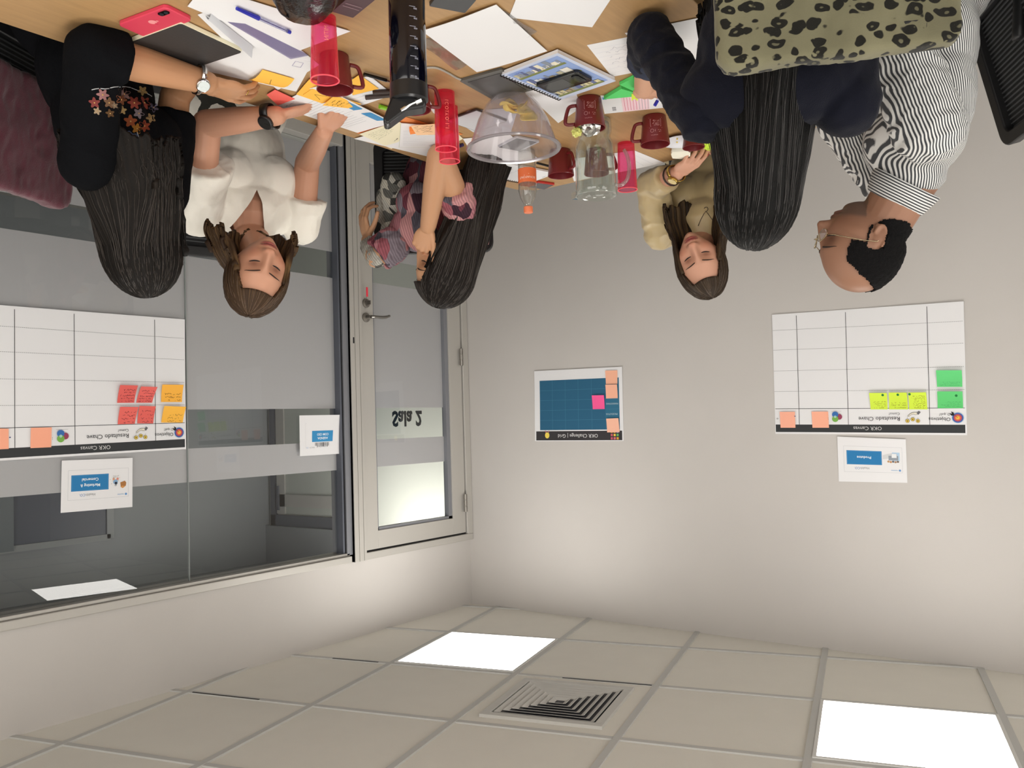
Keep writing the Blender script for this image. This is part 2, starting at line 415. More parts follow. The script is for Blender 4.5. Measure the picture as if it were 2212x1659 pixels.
# door lettering on the corridor side, so it reads mirrored from inside
fl = Flat(); fl.text('Sala 2', 0, 0, .118, '16181a', 'c', bold=.0045, sx=.90)
Msal = Matrix(((0, 0, 1, .0150), (1, 0, 0, 0), (0, 1, 0, 0), (0, 0, 0, 1)))
ctr = at(880, 905, X=.015); Msal[1][3] = ctr.y; Msal[2][3] = ctr.z - .042
fl.build('lettering', dr, Msal, label='bold black room name lettering on the door glass')
STEEL = mat('satin_steel', (150, 146, 140), .28, .9)
hp = at(790, 686, X=-.02)
bm = bmesh.new(); MX = Matrix.Translation(hp) @ Matrix.Rotation(-math.pi / 2, 4, 'Y')
lathe(bm, [(0, 0), (.026, 0), (.026, .006), (.012, .010), (.010, .045), (0, .045)], 24, MX)
q = [hp + Vector((-.045, 0, 0)), hp + Vector((-.055, .02, 0)), hp + Vector((-.055, .07, -.001)), hp + Vector((-.052, .105, -.006)), hp + Vector((-.045, .135, -.015))]
q = [Vector((a.x, a.y, a.z)) for a in q]
tube(bm, spline(q, 5), [.010] * 8 + [.011] * 8 + [.009] * 5, 10, flat=.8)
hd = fin(bm, 'door_handle', STEEL, dr, smooth=True)
kp = at(790, 655, X=-.02)
bm = bmesh.new(); MX = Matrix.Translation(kp) @ Matrix.Rotation(-math.pi / 2, 4, 'Y')
lathe(bm, [(0, 0), (.025, 0), (.025, .007), (.016, .010), (.014, .016), (0, .016)], 24, MX); lk = fin(bm, 'lock', STEEL, dr, smooth=True)
bm = bmesh.new(); box(bm, tuple(kp + Vector((-.038, -.001, -.012))), tuple(kp + Vector((-.015, .001, .01)))); fin(bm, 'key', STEEL, lk)
for (hx, hy0, hy1) in ((994.5, 753, 790), (1003.5, 1067, 1106)):
    a = at(hx, hy0, X=-.03); b = at(hx, hy1, X=-.03); bm = bmesh.new()
    for k in range(3):
        z0 = a.z + (b.z - a.z) * (k / 3) + .002; z1 = a.z + (b.z - a.z) * ((k + 1) / 3) - .002
        lathe(bm, [(0, z0), (.011, z0), (.011, z1), (0, z1)], 12, Matrix.Translation((-.036, a.y, 0)))
    lathe(bm, [(0, a.z), (.006, a.z), (.006, b.z), (0, b.z)], 10, Matrix.Translation((-.036, a.y, 0)))
    fin(bm, 'hinge', STEEL, dr, smooth=True)
# ---- corridor beyond the glass
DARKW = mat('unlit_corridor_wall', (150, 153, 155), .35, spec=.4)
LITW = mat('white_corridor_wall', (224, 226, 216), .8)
YE = .5; XE = at(583, 1060, Y=YE).x
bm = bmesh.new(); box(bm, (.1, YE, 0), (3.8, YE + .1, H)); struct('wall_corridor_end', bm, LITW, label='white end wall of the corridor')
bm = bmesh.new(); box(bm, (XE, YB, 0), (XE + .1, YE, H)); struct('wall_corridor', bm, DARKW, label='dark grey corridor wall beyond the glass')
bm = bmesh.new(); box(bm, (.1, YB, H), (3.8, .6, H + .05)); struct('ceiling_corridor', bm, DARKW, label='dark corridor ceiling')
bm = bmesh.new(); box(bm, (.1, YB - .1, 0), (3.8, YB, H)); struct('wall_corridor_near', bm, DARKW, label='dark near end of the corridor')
d2 = empty('door_2', (0, 0, 0), label='aluminium framed door at the end of the corridor', kind='structure')
def xw(x, y=1060): return at(x, y, Y=YE).x
zt = at(650, 1138, Y=YE).z
x0, x1 = xw(812), xw(590)
def fr(bm, a, b, z0, z1, d=.03): box(bm, (min(a, b), YE - d, z0), (max(a, b), YE, z1))
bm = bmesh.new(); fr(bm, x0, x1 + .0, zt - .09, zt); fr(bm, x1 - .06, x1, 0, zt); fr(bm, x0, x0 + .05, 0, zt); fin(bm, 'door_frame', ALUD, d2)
bm = bmesh.new(); xi = xw(603); fr(bm, xi - .10, xi, 0, zt - .1, .025); fr(bm, x0 + .06, xi, zt - .26, zt - .16, .025); fr(bm, x0 + .06, x0 + .14, 0, zt - .1, .025); fin(bm, 'leaf_frame', ALU, d2)
bm = bmesh.new(); fr(bm, x0 + .06, xi, 0, zt - .1, .012); fin(bm, 'pane', mat('lit_office_glass', (188, 192, 184), .3), d2)
bm = bmesh.new(); p = at(607, 1075, Y=YE); box(bm, (p.x - .012, YE - .04, p.z - .1), (p.x + .012, YE - .024, p.z + .1)); fin(bm, 'hinge', ALUD, d2)
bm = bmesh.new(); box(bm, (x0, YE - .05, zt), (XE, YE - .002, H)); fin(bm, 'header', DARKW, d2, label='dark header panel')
t1 = empty('trim_1', (0, 0, 0), label='pale outline around a slate panel on the corridor wall', kind='structure')  # slate panel with pale edges, set on the corridor wall
a = at(236, 1162, X=XE); b = at(30, 1180, X=XE)
bm = bmesh.new(); box(bm, (XE - .02, b.y - 1.2, a.z - .03), (XE, a.y, a.z + .012)); box(bm, (XE - .02, a.y - .025, 1.2), (XE, a.y + .025, a.z)); fin(bm, 'trim', mat('pale_trim', (170, 172, 172), .5), t1)
bm = bmesh.new(); box(bm, (XE - .01, b.y - 1.2, 1.2), (XE, a.y, a.z - .03)); fin(bm, 'panel', mat('slate_panel', (88, 92, 104), .4), t1)
bm = bmesh.new(); c2 = at(22, 1100, X=XE); box(bm, (XE - .05, c2.y - .5, 1.2), (XE - .01, c2.y, a.z)); fin(bm, 'frame', mat('grey_office_frame', (120, 126, 130), .4), t1)
LITC = LITE.copy(); LITC.node_tree.nodes['Principled BSDF'].inputs['Emission Strength'].default_value = 17
cl = empty('ceiling_light', (.75, -.05, H - .01), 0, 'panel light hidden above the corridor behind the glass door', 'light')
bm = bmesh.new(); box(bm, (-.3, -.3, -.01), (.3, .3, 0)); fin(bm, 'diffuser', LITC, cl)
cl = empty('ceiling_light', (1.3, -2.6, H - .01), 0, 'added panel light, out of view, brightening the corridor beyond the glass', 'light')  # unseen panel added to lift the dark corridor
bm = bmesh.new(); box(bm, (-.3, -.15, -.01), (.3, .15, 0)); fin(bm, 'diffuser', LITE, cl)
# ================= SHEETS =================
class Sheet:
    """a thin sheet between four corners (top left, top right, bottom right, bottom left as it is read), curled by h(s,t)"""
    def __init__(s, cor, n, h=None, W=None, Hh=None):
        s.c = [Vector(p) for p in cor]; s.n = Vector(n).normalized(); s.h = h or (lambda a, b: 0.0)
        s.W = W or ((s.c[0] - s.c[1]).length + (s.c[2] - s.c[3]).length) / 2
        s.H = Hh or ((s.c[0] - s.c[3]).length + (s.c[1] - s.c[2]).length) / 2
    def pos(s, u, v, k=0.0):
        a, b = u / s.W, v / s.H
        p = (s.c[3] * (1 - a) + s.c[2] * a) * (1 - b) + (s.c[0] * (1 - a) + s.c[1] * a) * b
        return p + s.n * (s.h(a, b) + k)
    def build(s, name, m, nx=1, ny=1, th=0.0006, label=None, cat=None, group=None, parent=None):
        bm = bmesh.new(); T = {}; B = {}
        for i in range(nx + 1):
            for j in range(ny + 1):
                u, v = s.W * i / nx, s.H * j / ny
                T[i, j] = bm.verts.new(s.pos(u, v, 0)); B[i, j] = bm.verts.new(s.pos(u, v, -th))
        for i in range(nx):
            for j in range(ny):
                bm.faces.new((T[i, j], T[i + 1, j], T[i + 1, j + 1], T[i, j + 1])); bm.faces.new((B[i, j], B[i, j + 1], B[i + 1, j + 1], B[i + 1, j]))
        for i in range(nx):
            bm.faces.new((T[i, 0], B[i, 0], B[i + 1, 0], T[i + 1, 0])); bm.faces.new((T[i, ny], T[i + 1, ny], B[i + 1, ny], B[i, ny]))
        for j in range(ny):
            bm.faces.new((T[0, j], T[0, j + 1], B[0, j + 1], B[0, j])); bm.faces.new((T[nx, j], B[nx, j], B[nx, j + 1], T[nx, j + 1]))
        o = fin(bm, name, m, parent, smooth=(nx * ny > 1))
        if label: tag(o, label, cat, group)
        s.o = o; return s
    def ink(s, fl, name='print', label=None):
        s.p = fl.build(name, s.o, None, label=label, fn=lambda x, y, z: tuple(s.pos(x, y, z + .0002)))
        if 'writing' in name: s.p['kind'] = 'stuff'
        return s.p
def wA(x, y, off=0.0): p = at(x, y, X=.03 - off); return p
def wB(x, y, off=0.0): p = at(x, y, Y=-off); return p
NA, NB = Vector((-1, 0, 0)), Vector((0, -1, 0))

def canvas_print(W=.841, Hh=.594):
    f = Flat(); K = '3c3c3e'
    f.rect(.006, .548, W - .003, .585, '3a3c3e').up().text('OKR Canvas', .41, .5575, .024, 'd8d8d8', 'c').up()
    for u in (.146, .494, .722): f.line((u, .012), (u, .548), .0022, K)
    f.line((.006, .474), (W - .004, .470), .0022, K)
    for v in (.392, .290, .186, .088):
        x = .006
        while x < W - .006: f.line((x, v - .01 * x), (x + .005, v - .01 * x), .0014, '77777a'); x += .0072
    # target with a dart
    for k, (r, c) in enumerate(((.025, 'b9cfe0'), (.022, '3f5fa8'), (.0165, 'c0505e'), (.011, 'e8824a'), (.0065, 'f2c44c'))): f.up().disc(.034, .517, r, c, 28)
    f.up().line((.034, .517), (.052, .500), .002, '8a5a40').poly([(.048, .506), (.058, .508), (.066, .497), (.056, .499)], '26262a').poly([(.048, .506), (.050, .494), (.060, .488), (.056, .499)], '1c1c20')
    f.text('Objetivos', .063, .5165, .0225, '3a3a3c').text('O quê?', .063, .497, .0155, '505052')
    f.text('Resultado Chave', .269, .512, .0265, '3a3a3c').text('Como?', .269, .4925, .0165, '505052')
    # hand with three coins
    hnd = [(.188, .492), (.196, .502), (.205, .503), (.212, .500), (.222, .503), (.232, .511), (.236, .509), (.226, .498), (.216, .493), (.208, .492), (.200, .492)]
    f.poly(hnd, 'ece6d4').up().pl(hnd + hnd[:1], .0012, '4a443a').poly([(.182, .491), (.190, .485), (.199, .496), (.191, .503)], '6e6e74')
    for cx, cy in ((.194, .531), (.215, .524), (.237, .531)): f.disc(cx, cy, .0085, '5c5230', 18).up().disc(cx, cy, .0072, 'e2c45a', 18).up().disc(cx, cy, .003, '6b5c28', 8)
    f.line((.194, .520), (.194, .515), .001, '8c8a80').line((.237, .520), (.237, .511), .001, '8c8a80')
    # three overlapping circles
    f.up().disc(.534, .511, .0135, '9a4660', 24).up().disc(.552, .500, .0145, '3e72b6', 24).up().disc(.552, .521, .0145, '7cb352', 24).up().disc(.552, .5105, .006, 'a5cfc6', 12).line((.523, .484), (.570, .484), .001, 'a8a8aa')
    f.text(':', .583, .515, .018, K).rect(.738, .505, .744, .509, '3a4a80').text('o', .823, .515, .016, '4a4a4c')
    return f
def wall_post(cor4, N, col, label, group, seed, rows, pl_, dot=None, curl=.011, ink='4a2c28', w=.0012, hh=None, y0=.9, cat='sticky note'):
    off = .0055 if N is NB else .0035
    c = [pl_(x, y, off) for x, y in cor4]
    s = Sheet(c, N, h=lambda a, b: curl * (1 - b) ** 2)
    s.build('sticky_note', mat('note_' + (col if isinstance(col, str) else 'c'), col, .75, spec=.2), 1, 6, .0003, label, cat, group)
    f = Flat()
    if rows: f.scribble(s.W * .08, s.H * y0, s.W * .84, s.H * .8 * (hh or 1), rows, ink, w, seed)
    if dot: f.disc(s.W * dot[0], s.H * dot[1], .0055, '1f7a3c', 14)
    if rows or dot: s.ink(f, 'handwriting' if rows else 'dot_sticker')
    return s
K1 = lambda x, y: (1652 + x / 3.95, 640 + y / 3.95)
K0 = lambda x, y: (x / 3.95, 640 + y / 3.95)
K3 = lambda x, y: (230 + x / 9.758, 810 + y / 9.758)
# right wall: large canvas sheet; corners as read (top left is at the photo's lower right)
c = [wB(2089, 940, .002), wB(1675, 937, .002), wB(1668, 680, .002), wB(2082, 651, .002)]
S1 = Sheet(c, NB, h=lambda a, b: .005 * (1 - b) ** 3 * (.6 + .4 * math.cos(5 * a)), W=.841, Hh=.594).build('canvas_poster', PAPER, 8, 8, .0005, 'large white planning chart with green and lime notes taped to the plain wall', 'poster')
S1.ink(canvas_print())
rc = 'sticky notes on the right-hand chart'
def rcor(a, b, c_, d): return [K1(*a), K1(*b), K1(*c_), K1(*d)]
wall_post(rcor((1692, 955), (1475, 955), (1475, 812), (1690, 812)), NB, '66d27c', 'green note with a dark dot in the chart corner beside the hand icon row', rc, 1, 4, wB, (.25, .25), ink='3f9a5a', hh=.45, w=.0008)
wall_post(rcor((1686, 773), (1470, 773), (1465, 632), (1684, 632)), NB, '6ad884', 'green note without a dot, below the other green note', rc, 2, 3, wB, ink='46a565', hh=.35, w=.0008)
wall_post(rcor((1388, 965), (1232, 965), (1228, 822), (1380, 820)), NB, 'd8f24e', 'lime note with the densest writing, beside the green notes', rc, 3, 7, wB, (.93, .10), ink='8a8430')
wall_post(rcor((1222, 965), (1062, 965), (1062, 822), (1216, 822)), NB, 'd6f04c', 'middle one of the three lime notes in a row', rc, 4, 3, wB, (.5, .13), ink='8c9038', hh=.55)
wall_post(rcor((1048, 965), (903, 965), (895, 825), (1046, 825)), NB, 'd8f250', 'lime note farthest from the green notes', rc, 5, 4, wB, (.24, .13), ink='8c9038', hh=.6)
wall_post(rcor((548, 1122), (407, 1122), (400, 984), (542, 984)), NB, 'ffb89c', 'blank peach note beside the three overlapping circles on the right-hand chart', rc, 6, 0, wB, curl=.002)
wall_post(rcor((262, 1122), (135, 1122), (128, 986), (258, 986)), NB, 'ffb89e', 'blank peach note at the outer edge of the right-hand chart', rc, 7, 0, wB, curl=.002)
# left chart on the glass
zt, zb = 1.688, 1.094
yl = at(402, 970, X=.027).y
c = [Vector((.027, yl, wA(402, 970, .003).z)), Vector((.027, yl - .841, wA(402, 970, .003).z + .012)), Vector((.027, yl - .841, wA(397, 690, .003).z + .006)), Vector((.027, yl, wA(397, 690, .003).z))]
S2 = Sheet(c, NA, h=lambda a, b: .004 * (1 - b) ** 2 * (.6 + .4 * math.cos(6 * a)), W=.841, Hh=.594).build('canvas_poster', PAPER, 8, 8, .0005, 'large white planning chart with orange and red notes taped on the glass', 'poster')
S2.ink(canvas_print())
lc = 'sticky notes on the glass chart'
def lcor(*p): return [K3(*q) for q in p]
wl = lambda x, y, off: wA(x, y, .003 + off)
wall_post(lcor((1607, 1003), (1155, 1003), (1192, 655), (1650, 672)), NA, 'ffc04e', 'orange note with little writing beside the target icon of the glass chart', lc, 11, 3, wl, ink='7a5a30', hh=.7)
wall_post(lcor((1592, 570), (1152, 570), (1150, 205), (1597, 210)), NA, 'ffbb4c', 'orange note with three dark words, lower of the two orange ones', lc, 12, 3, wl, ink='5a3c20', hh=.7)
wall_post(lcor((985, 1020), (648, 1022), (668, 652), (1012, 662)), NA, 'e86a62', 'red note beside the orange ones, under the hand and coins icon', lc, 13, 4, wl, ink='5c2630')
wall_post(lcor((598, 1028), (238, 1040), (262, 672), (648, 676)), NA, 'ec6e66', 'red note far from the orange ones, in the upper red row', lc, 14, 4, wl, ink='5c2630')
wall_post(lcor((962, 585), (628, 585), (690, 245), (1035, 258)), NA, 'ea6c66', 'curled red note with a raised corner crossing the column line', lc, 15, 5, wl, ink='5c2630', curl=.016)
wall_post(lcor((585, 585), (225, 588), (255, 215), (628, 225)), NA, 'e66862', 'red note far from the orange ones, in the lower red row', lc, 16, 5, wl, ink='5c2630', curl=.014)
wall_post([K0(438, 1288), K0(260, 1296), K0(262, 1122), K0(440, 1118)], NA, 'ffb294', 'blank peach note beside the three circles of the glass chart', lc, 17, 0, wl, curl=.002)
p0, p1 = K0(75, 1302), K0(72, 1130)
wall_post([p0, (p0[0] - 44, p0[1] + 2.5), (p1[0] - 46, p1[1] - 1.5), p1], NA, 'ffb294', 'blank peach note cut by the edge of the photo on the glass chart', lc, 18, 0, wl, curl=.002)
# blue grid poster
g = lambda x, y: (1100 + x / 7.373, 760 + y / 7.373)
c = [wB(*g(1822, 1418), .002), wB(*g(410, 1422), .002), wB(*g(403, 308), .002), wB(*g(1800, 238), .002)]
S3 = Sheet(c, NB, h=lambda a, b: .003 * (1 - b) ** 3, W=.594, Hh=.420).build('grid_poster', PAPER, 6, 6, .0005, 'blue grid chart with a black title bar near the room corner', 'poster')
f = Flat()
f.rect(.008, .362, .584, .416, '3c3a3c').up().text('OKR Challenge | Grid', .163, .380, .030, 'e6e6e6')
for k, cc in enumerate(('e0a83c', 'd8707c', 'c8586c', '6cc06c', 'f0c848', 'c8606c', 'a8a0c8', 'f0b05a', 'e8a050')): f.rect(.030 + (k % 3) * .0185, .399 - (k // 3) * .019, .043 + (k % 3) * .0185, .412 - (k // 3) * .019, cc)
f.disc(.506, .386, .0155, 'f2d960', 22, .018).poly([(.494, .369), (.500, .372), (.498, .360), (.490, .358)], 'c0707c').poly([(.512, .372), (.518, .369), (.522, .358), (.513, .360)], 'c0707c')
f.rect(.022, .060, .112, .355, '35708e').rect(.112, .060, .556, .355, '2f6484').up()
for u in (.200, .289, .377, .467): f.line((u, .060), (u, .355), .0014, '4d86a2')
for v in (.120, .179, .238, .297): f.line((.022, v), (.556, v), .0014, '4d86a2')
f.text('PRODUTOS', .035, .262, .014, 'bcd4de').text('MARKETING', .030, .203, .014, 'bcd4de')
S3.ink(f)
gc = 'sticky notes on the blue grid chart'
gc4 = lambda *p: [g(*q) for q in p]
wall_post(gc4((1758, 1278), (1560, 1284), (1548, 1064), (1742, 1056)), NB, 'fcc2a8', 'peach note touching the black title bar of the blue chart', gc, 21, 0, wB, curl=.003)
wall_post(gc4((1728, 738), (1542, 744), (1538, 524), (1722, 520)), NB, 'fcbca0', 'peach note just under the word column of the blue chart', gc, 22, 0, wB, curl=.005)
wall_post(gc4((1722, 512), (1540, 518), (1532, 300), (1726, 294)), NB, 'fcbc9e', 'peach note hanging past the blue field at its far corner', gc, 23, 0, wB, curl=.003)
wall_post(gc4((1520, 910), (1330, 914), (1322, 694), (1515, 690)), NB, 'ff62a0', 'hot pink square note stuck on the blue grid', gc, 24, 0, wB, curl=.006)
# A4 title sheets
def a4(cor, N, pl_, label, fn, name='title_sheet', curl=.004):
    s = Sheet([pl_(x, y, .002) for x, y in cor], N, h=lambda a, b: curl * (1 - b) ** 2, W=.297, Hh=.21).build(name, PAPER, 4, 6, .0003, label, 'sheet')
    f = Flat(); fn(f); s.ink(f); return s
def logo(f, x, y, t='HealthCO.', sz=.0150):
    vs, _ = glyphs('Health', sz); wd = max(p[0] for p in vs)
    f.text('Health', x, y, sz, '8a8c90').text('CO.', x + wd + .001, y, sz, '4a78b8')
def common(f, lines, y0=.095):
    f.frame(.018, .042, .270, .163, .0007, 'b4b8bc').rect(.104, .062, .258, .128, '2f7fb8').up().frame(.107, .065, .255, .125, .0008, '66a6d2')
    logo(f, .160, .140); f.disc(.029, .152, .005, '6a9ad0', 14).line((.037, .1525), (.066, .1525), .0022, '9ab8d8').line((.040, .149), (.066, .149), .001, 'b0c0d0')
def fig_b(f):
    common(f, 1); f.up().text('Produtos', .181, .088, .017, 'e4eef6', 'c', bold=.0004)
    f.rect(.028, .066, .060, .106, 'b8d4ea').up().poly([(.062, .070), (.100, .080), (.100, .100), (.066, .094)], 'd8dadc').frame(.064, .076, .080, .092, .001, '80848a')
    for k in range(5): f.disc(.036 + .010 * k, .110 + .002 * (k % 2), .005, ['7a6a60', 'b08a6c', '6a6e78', 'c89060', 'caa070'][k], 12)
    f.up().rect(.034, .082, .075, .104, '98a0aa').up().rect(.040, .072, .062, .092, 'eef0f2').frame(.040, .072, .062, .092, .001, '60708c')
def fig_a(f):
    common(f, 2); f.up().text('Marketing &', .181, .101, .0165, 'e4eef6', 'c', bold=.0004).text('Comercial', .181, .077, .0165, 'e4eef6', 'c', bold=.0004)
    f.poly([(.030, .118), (.052, .120), (.054, .102), (.034, .096), (.028, .104)], 'b07a48').up().poly([(.032, .120), (.044, .127), (.054, .120), (.043, .116)], 'd89a5a')
    f.disc(.075, .098, .010, '8ab0d4', 14).disc(.066, .086, .005, 'e09080', 10).disc(.083, .086, .005, 'e0a080', 10).disc(.074, .112, .005, 'b0b4b8', 10).up().disc(.073, .104, .006, '303848', 10)
    for k in range(9): f.line((.056 + .005 * k, .080 + .006 * ((k * 7) % 5)), (.059 + .005 * k, .083 + .006 * ((k * 7) % 5)), .0012, ['e0b050', '8a6a50', '60a070'][k % 3])
    f.scribble(.060, .078, .034, .010, 2, 'a8a8a4', .001, 3)
a4([(1960, 1043), (1812, 1040), (1809, 943), (1958, 950)][0:1] + [(1812, 1040), (1809, 943), (1957, 949)], NB, wB, 'white title sheet reading Produtos above the right-hand chart', fig_b)
a4([(286, 1095), (131, 1108), (133, 995), (286, 989)], NA, lambda x, y, o: wA(x, y, .001 + o), 'white title sheet reading Marketing & Comercial above the glass chart', fig_a, curl=.002)
# the agenda sheet reads with its top nearest the ceiling, its barcode-like mark above the blue box
def fig_c2(f):
    f.frame(.030, .042, .262, .168, .0007, 'c4c8cc').rect(.085, .082, .222, .140, '3f92c8').up()
    f.text('AGENDA', .153, .116, .0165, 'e4eef6', 'c', bold=.0004).text('COM CEO', .153, .096, .0165, 'e4eef6', 'c', bold=.0004)
    r = random.Random(5); x = .112
    while x < .200:
        wd = r.uniform(.001, .0035); f.rect(x, .144, x + wd, .170 - r.uniform(0, .010), r.choice(['28282a', '2c2c30', '6a6a6e', '9a9aa0'])); x += wd + r.uniform(.001, .004)
    f.text('HEALTH', .205, .166, .009, 'b0b4b8').text('CO', .245, .166, .009, '8ab0e0')
s = Sheet([wA(742, 979.5, .012), wA(648, 985.5, .012), wA(646.5, 897.5, .012), wA(745, 896, .012)], NA, h=lambda a, b: .006 * math.sin(3.1 * a) + .012 * (1 - b) ** 2 * (1 - a), W=.297, Hh=.21)
s.build('agenda_sheet', PAPER, 8, 8, .0003, 'white sheet with blue box reading AGENDA COM CEO beside the door', 'sheet')
f = Flat(); fig_c2(f); s.ink(f)
# key tag hanging under the lock
kt = empty('key_tag', tuple(at(793, 637, X=-.052)), None, 'pink plastic key tag hanging from the door lock', 'key tag')
bm = bmesh.new(); box(bm, (-.002, -.006, -.042), (.002, .006, .010)); fin(bm, 'tag', mat('neon_pink_tag', (255, 60, 84), .4), kt, bev=.0015)
bm = bmesh.new(); tube(bm, [(.001, 0, .008), (.012, 0, .022), (.02, 0, .016)], .0012, 6); fin(bm, 'ring', STEEL, kt)
# ================= TABLE =================
WOOD = mat('oak_laminate', (176, 140, 96), .45, spec=.35, bump=.05, bscale=40, var=.07, vscale=14, stretch=(7, .6, 1))
TX0, TX1, TY0, TY1 = -2.72, -1.555, -4.05, -1.495
tb = empty('meeting_table', ((TX0 + TX1) / 2, (TY0 + TY1) / 2, 0), label='long oak-coloured meeting table covered with papers and cups', cat='table')
T0 = Vector(tb.location)
def rrect(x0, y0, x1, y1, r, n=6, skip=()):
    out = []
    for k, (cx, cy, a0) in enumerate(((x1 - r, y1 - r, 0), (x0 + r, y1 - r, 90), (x0 + r, y0 + r, 180), (x1 - r, y0 + r, 270))):
        for i in range(n + 1):
            a = math.radians(a0 + 90 * i / n); out.append((cx + r * math.cos(a), cy + r * math.sin(a)))
    return out
bm = bmesh.new(); pts = [(TX0, TY0), (TX1, TY0), (TX1 + .0, -1.66), (TX1 - .015, -1.56), (TX1 - .06, -1.505), (TX1 - .11, TY1), (TX0 + .05, TY1), (TX0, TY1 - .05)]
prism(bm, [(a - T0.x, b - T0.y) for a, b in pts], TZ - .025, TZ); fin(bm, 'tabletop', WOOD, tb, bev=.002)
DM = mat('dark_steel', (60, 62, 66), .4, .8)
for sx in (-.48, .48):
    for sy in (-1.1, 1.05):
        bm = bmesh.new(); box(bm, (sx - .03, sy - .03, 0), (sx + .03, sy + .03, TZ - .026)); fin(bm, 'leg', DM, tb, bev=.004)
for sy in (-1.1, 1.05):
    bm = bmesh.new(); box(bm, (-.45, sy - .02, TZ - .075), (.45, sy + .02, TZ - .026)); fin(bm, 'crossbar', DM, tb)
def tp(x, y, z=0): return at(x, y, Z=TZ + z)
UP = Vector((0, 0, 1))
CREAM = mat('cream_paper', (240, 234, 205), .7, spec=.2); GREYP = mat('grey_white_paper', (205, 208, 212), .6, spec=.2)
def tsheet(name, cor, z, label, cat='paper', m=None, fn=None, W=None, Hh=None, h=None, th=.0008, nx=4, ny=4, group=None, ink='print'):
    s = Sheet([tp(x, y, z) for x, y in cor], UP, h=h, W=W, Hh=Hh).build(name, m or PAPER, nx, ny, th, label, cat, group)
    if fn: f = Flat(); fn(f, s); s.ink(f, ink)
    return s
PG = 'loose white papers on the table'
# corners are given as read: top left, top right, bottom right, bottom left
tsheet('paper_sheet', [(405, 14), (440, -30), (757, 68), (640, 112)], .0042, 'white sheet with a blue pen on it behind the pink tumbler', group=PG)
tsheet('paper_sheet', [(427, 32), (520, 0), (690, 140), (600, 195)], .0016, 'long white sheet under the row of orange notes', group=PG, h=lambda a, b: .0016 * math.sin(3 * b))
tsheet('paper_sheet', [(411, 146), (500, 95), (675, 135), (640, 198)], .0030, 'white sheet beside the black notebook with an orange note', group=PG,
       fn=lambda f, s: f.frame(s.W * .78, s.H * .10, s.W * .93, s.H * .2, .001, '6a60a0'))
CLR = clear('clear_plastic_sleeve', (225, 222, 235), diffuse=.12, dcol=(210, 205, 230), gloss=1.2, rough=.12)
tsheet('plastic_sleeve', [(492, 48), (530, 52), (668, 120), (628, 128)], .0052, 'see-through lilac plastic sleeve edge beneath the pen sheet', 'sleeve', CLR)
tsheet('curled_leaflet', [(444, 34), (456, 30), (546, 100), (541, 110)], .0052, 'curled grey leaflet sticking up from the paper stack', 'leaflet', GREYP, h=lambda a, b: .022 * math.sin(math.pi * a) * (1 - b * .5))
tsheet('paper_sheet', [(911, 67), (1072, 12), (1182, 112), (1030, 156)], .0066, 'large blank white sheet lying over a plastic folder', group=PG, h=lambda a, b: .002 * math.sin(4 * a), nx=6)
tsheet('plastic_folder', [(905, 92), (1080, 18), (1160, 70), (985, 152)], .0040, 'clear crinkled plastic folder under the blank white sheet', 'folder', clear('crinkled_plastic', (235, 235, 235), diffuse=.08, gloss=1.8, rough=.1), h=lambda a, b: .0016 * math.sin(23 * a + 9 * b), nx=24, ny=8)
tsheet('paper_sheet', [(1099, 38), (1130, -40), (1345, -40), (1279, 59)], .0018, 'blank white sheet cut by the photo edge nearest the camera', group=PG)
def lines(n, c='b4bac8', w=.0007):
    return lambda f, s: [f.line((s.W * .08, s.H * (1 - (k + 1) / (n + 1))), (s.W * .94, s.H * (1 - (k + 1) / (n + 1))), w, c) for k in range(n)]
def letter(f, s): lines(7, 'd0d4e0')(f, s); f.scribble(s.W * .12, s.H * .8, s.W * .7, s.H * .7, 7, '8a8ca0', .0006, 31)
tsheet('handwritten_sheet', [(1360, 80), (1268, 98), (1322, 166), (1405, 150)], .0012, 'white sheet with faint handwriting under the navy sleeve', fn=letter, group=None, ink='handwriting')
tsheet('paper_sheet', [(1350, 72), (1530, 35), (1530, 135), (1430, 150)], .0028, 'white sheet between the navy arm and torso', group=PG)
tsheet('paper_sheet', [(1130, 195), (1240, 190), (1256, 232), (1206, 266)], .0010, 'white sheet under the spiral notebook and the red mug', group=PG)
tsheet('paper_sheet', [(905, 200), (915, 178), (945, 236), (936, 244)], .006, 'small white card leaning by the tall dark bottle', group=None, cat='card', h=lambda a, b: .018 * a)
tsheet('lined_sheet', [(1240, 392), (1225, 345), (1370, 325), (1436, 352)], .0014, 'white sheet with thin lines behind the glass pitcher', fn=lines(9), ink='ruled_lines')
tsheet('grey_sheet', [(986, 262), (1010, 240), (1120, 232), (1090, 330)], .0020, 'grey-white sheet under the clear bowl', m=GREYP)
tsheet('paper_sheet', [(1000, 300), (1100, 290), (1165, 345), (1045, 372)], .0030, 'white sheet beneath the bowl beside the spiral pad', group=PG)
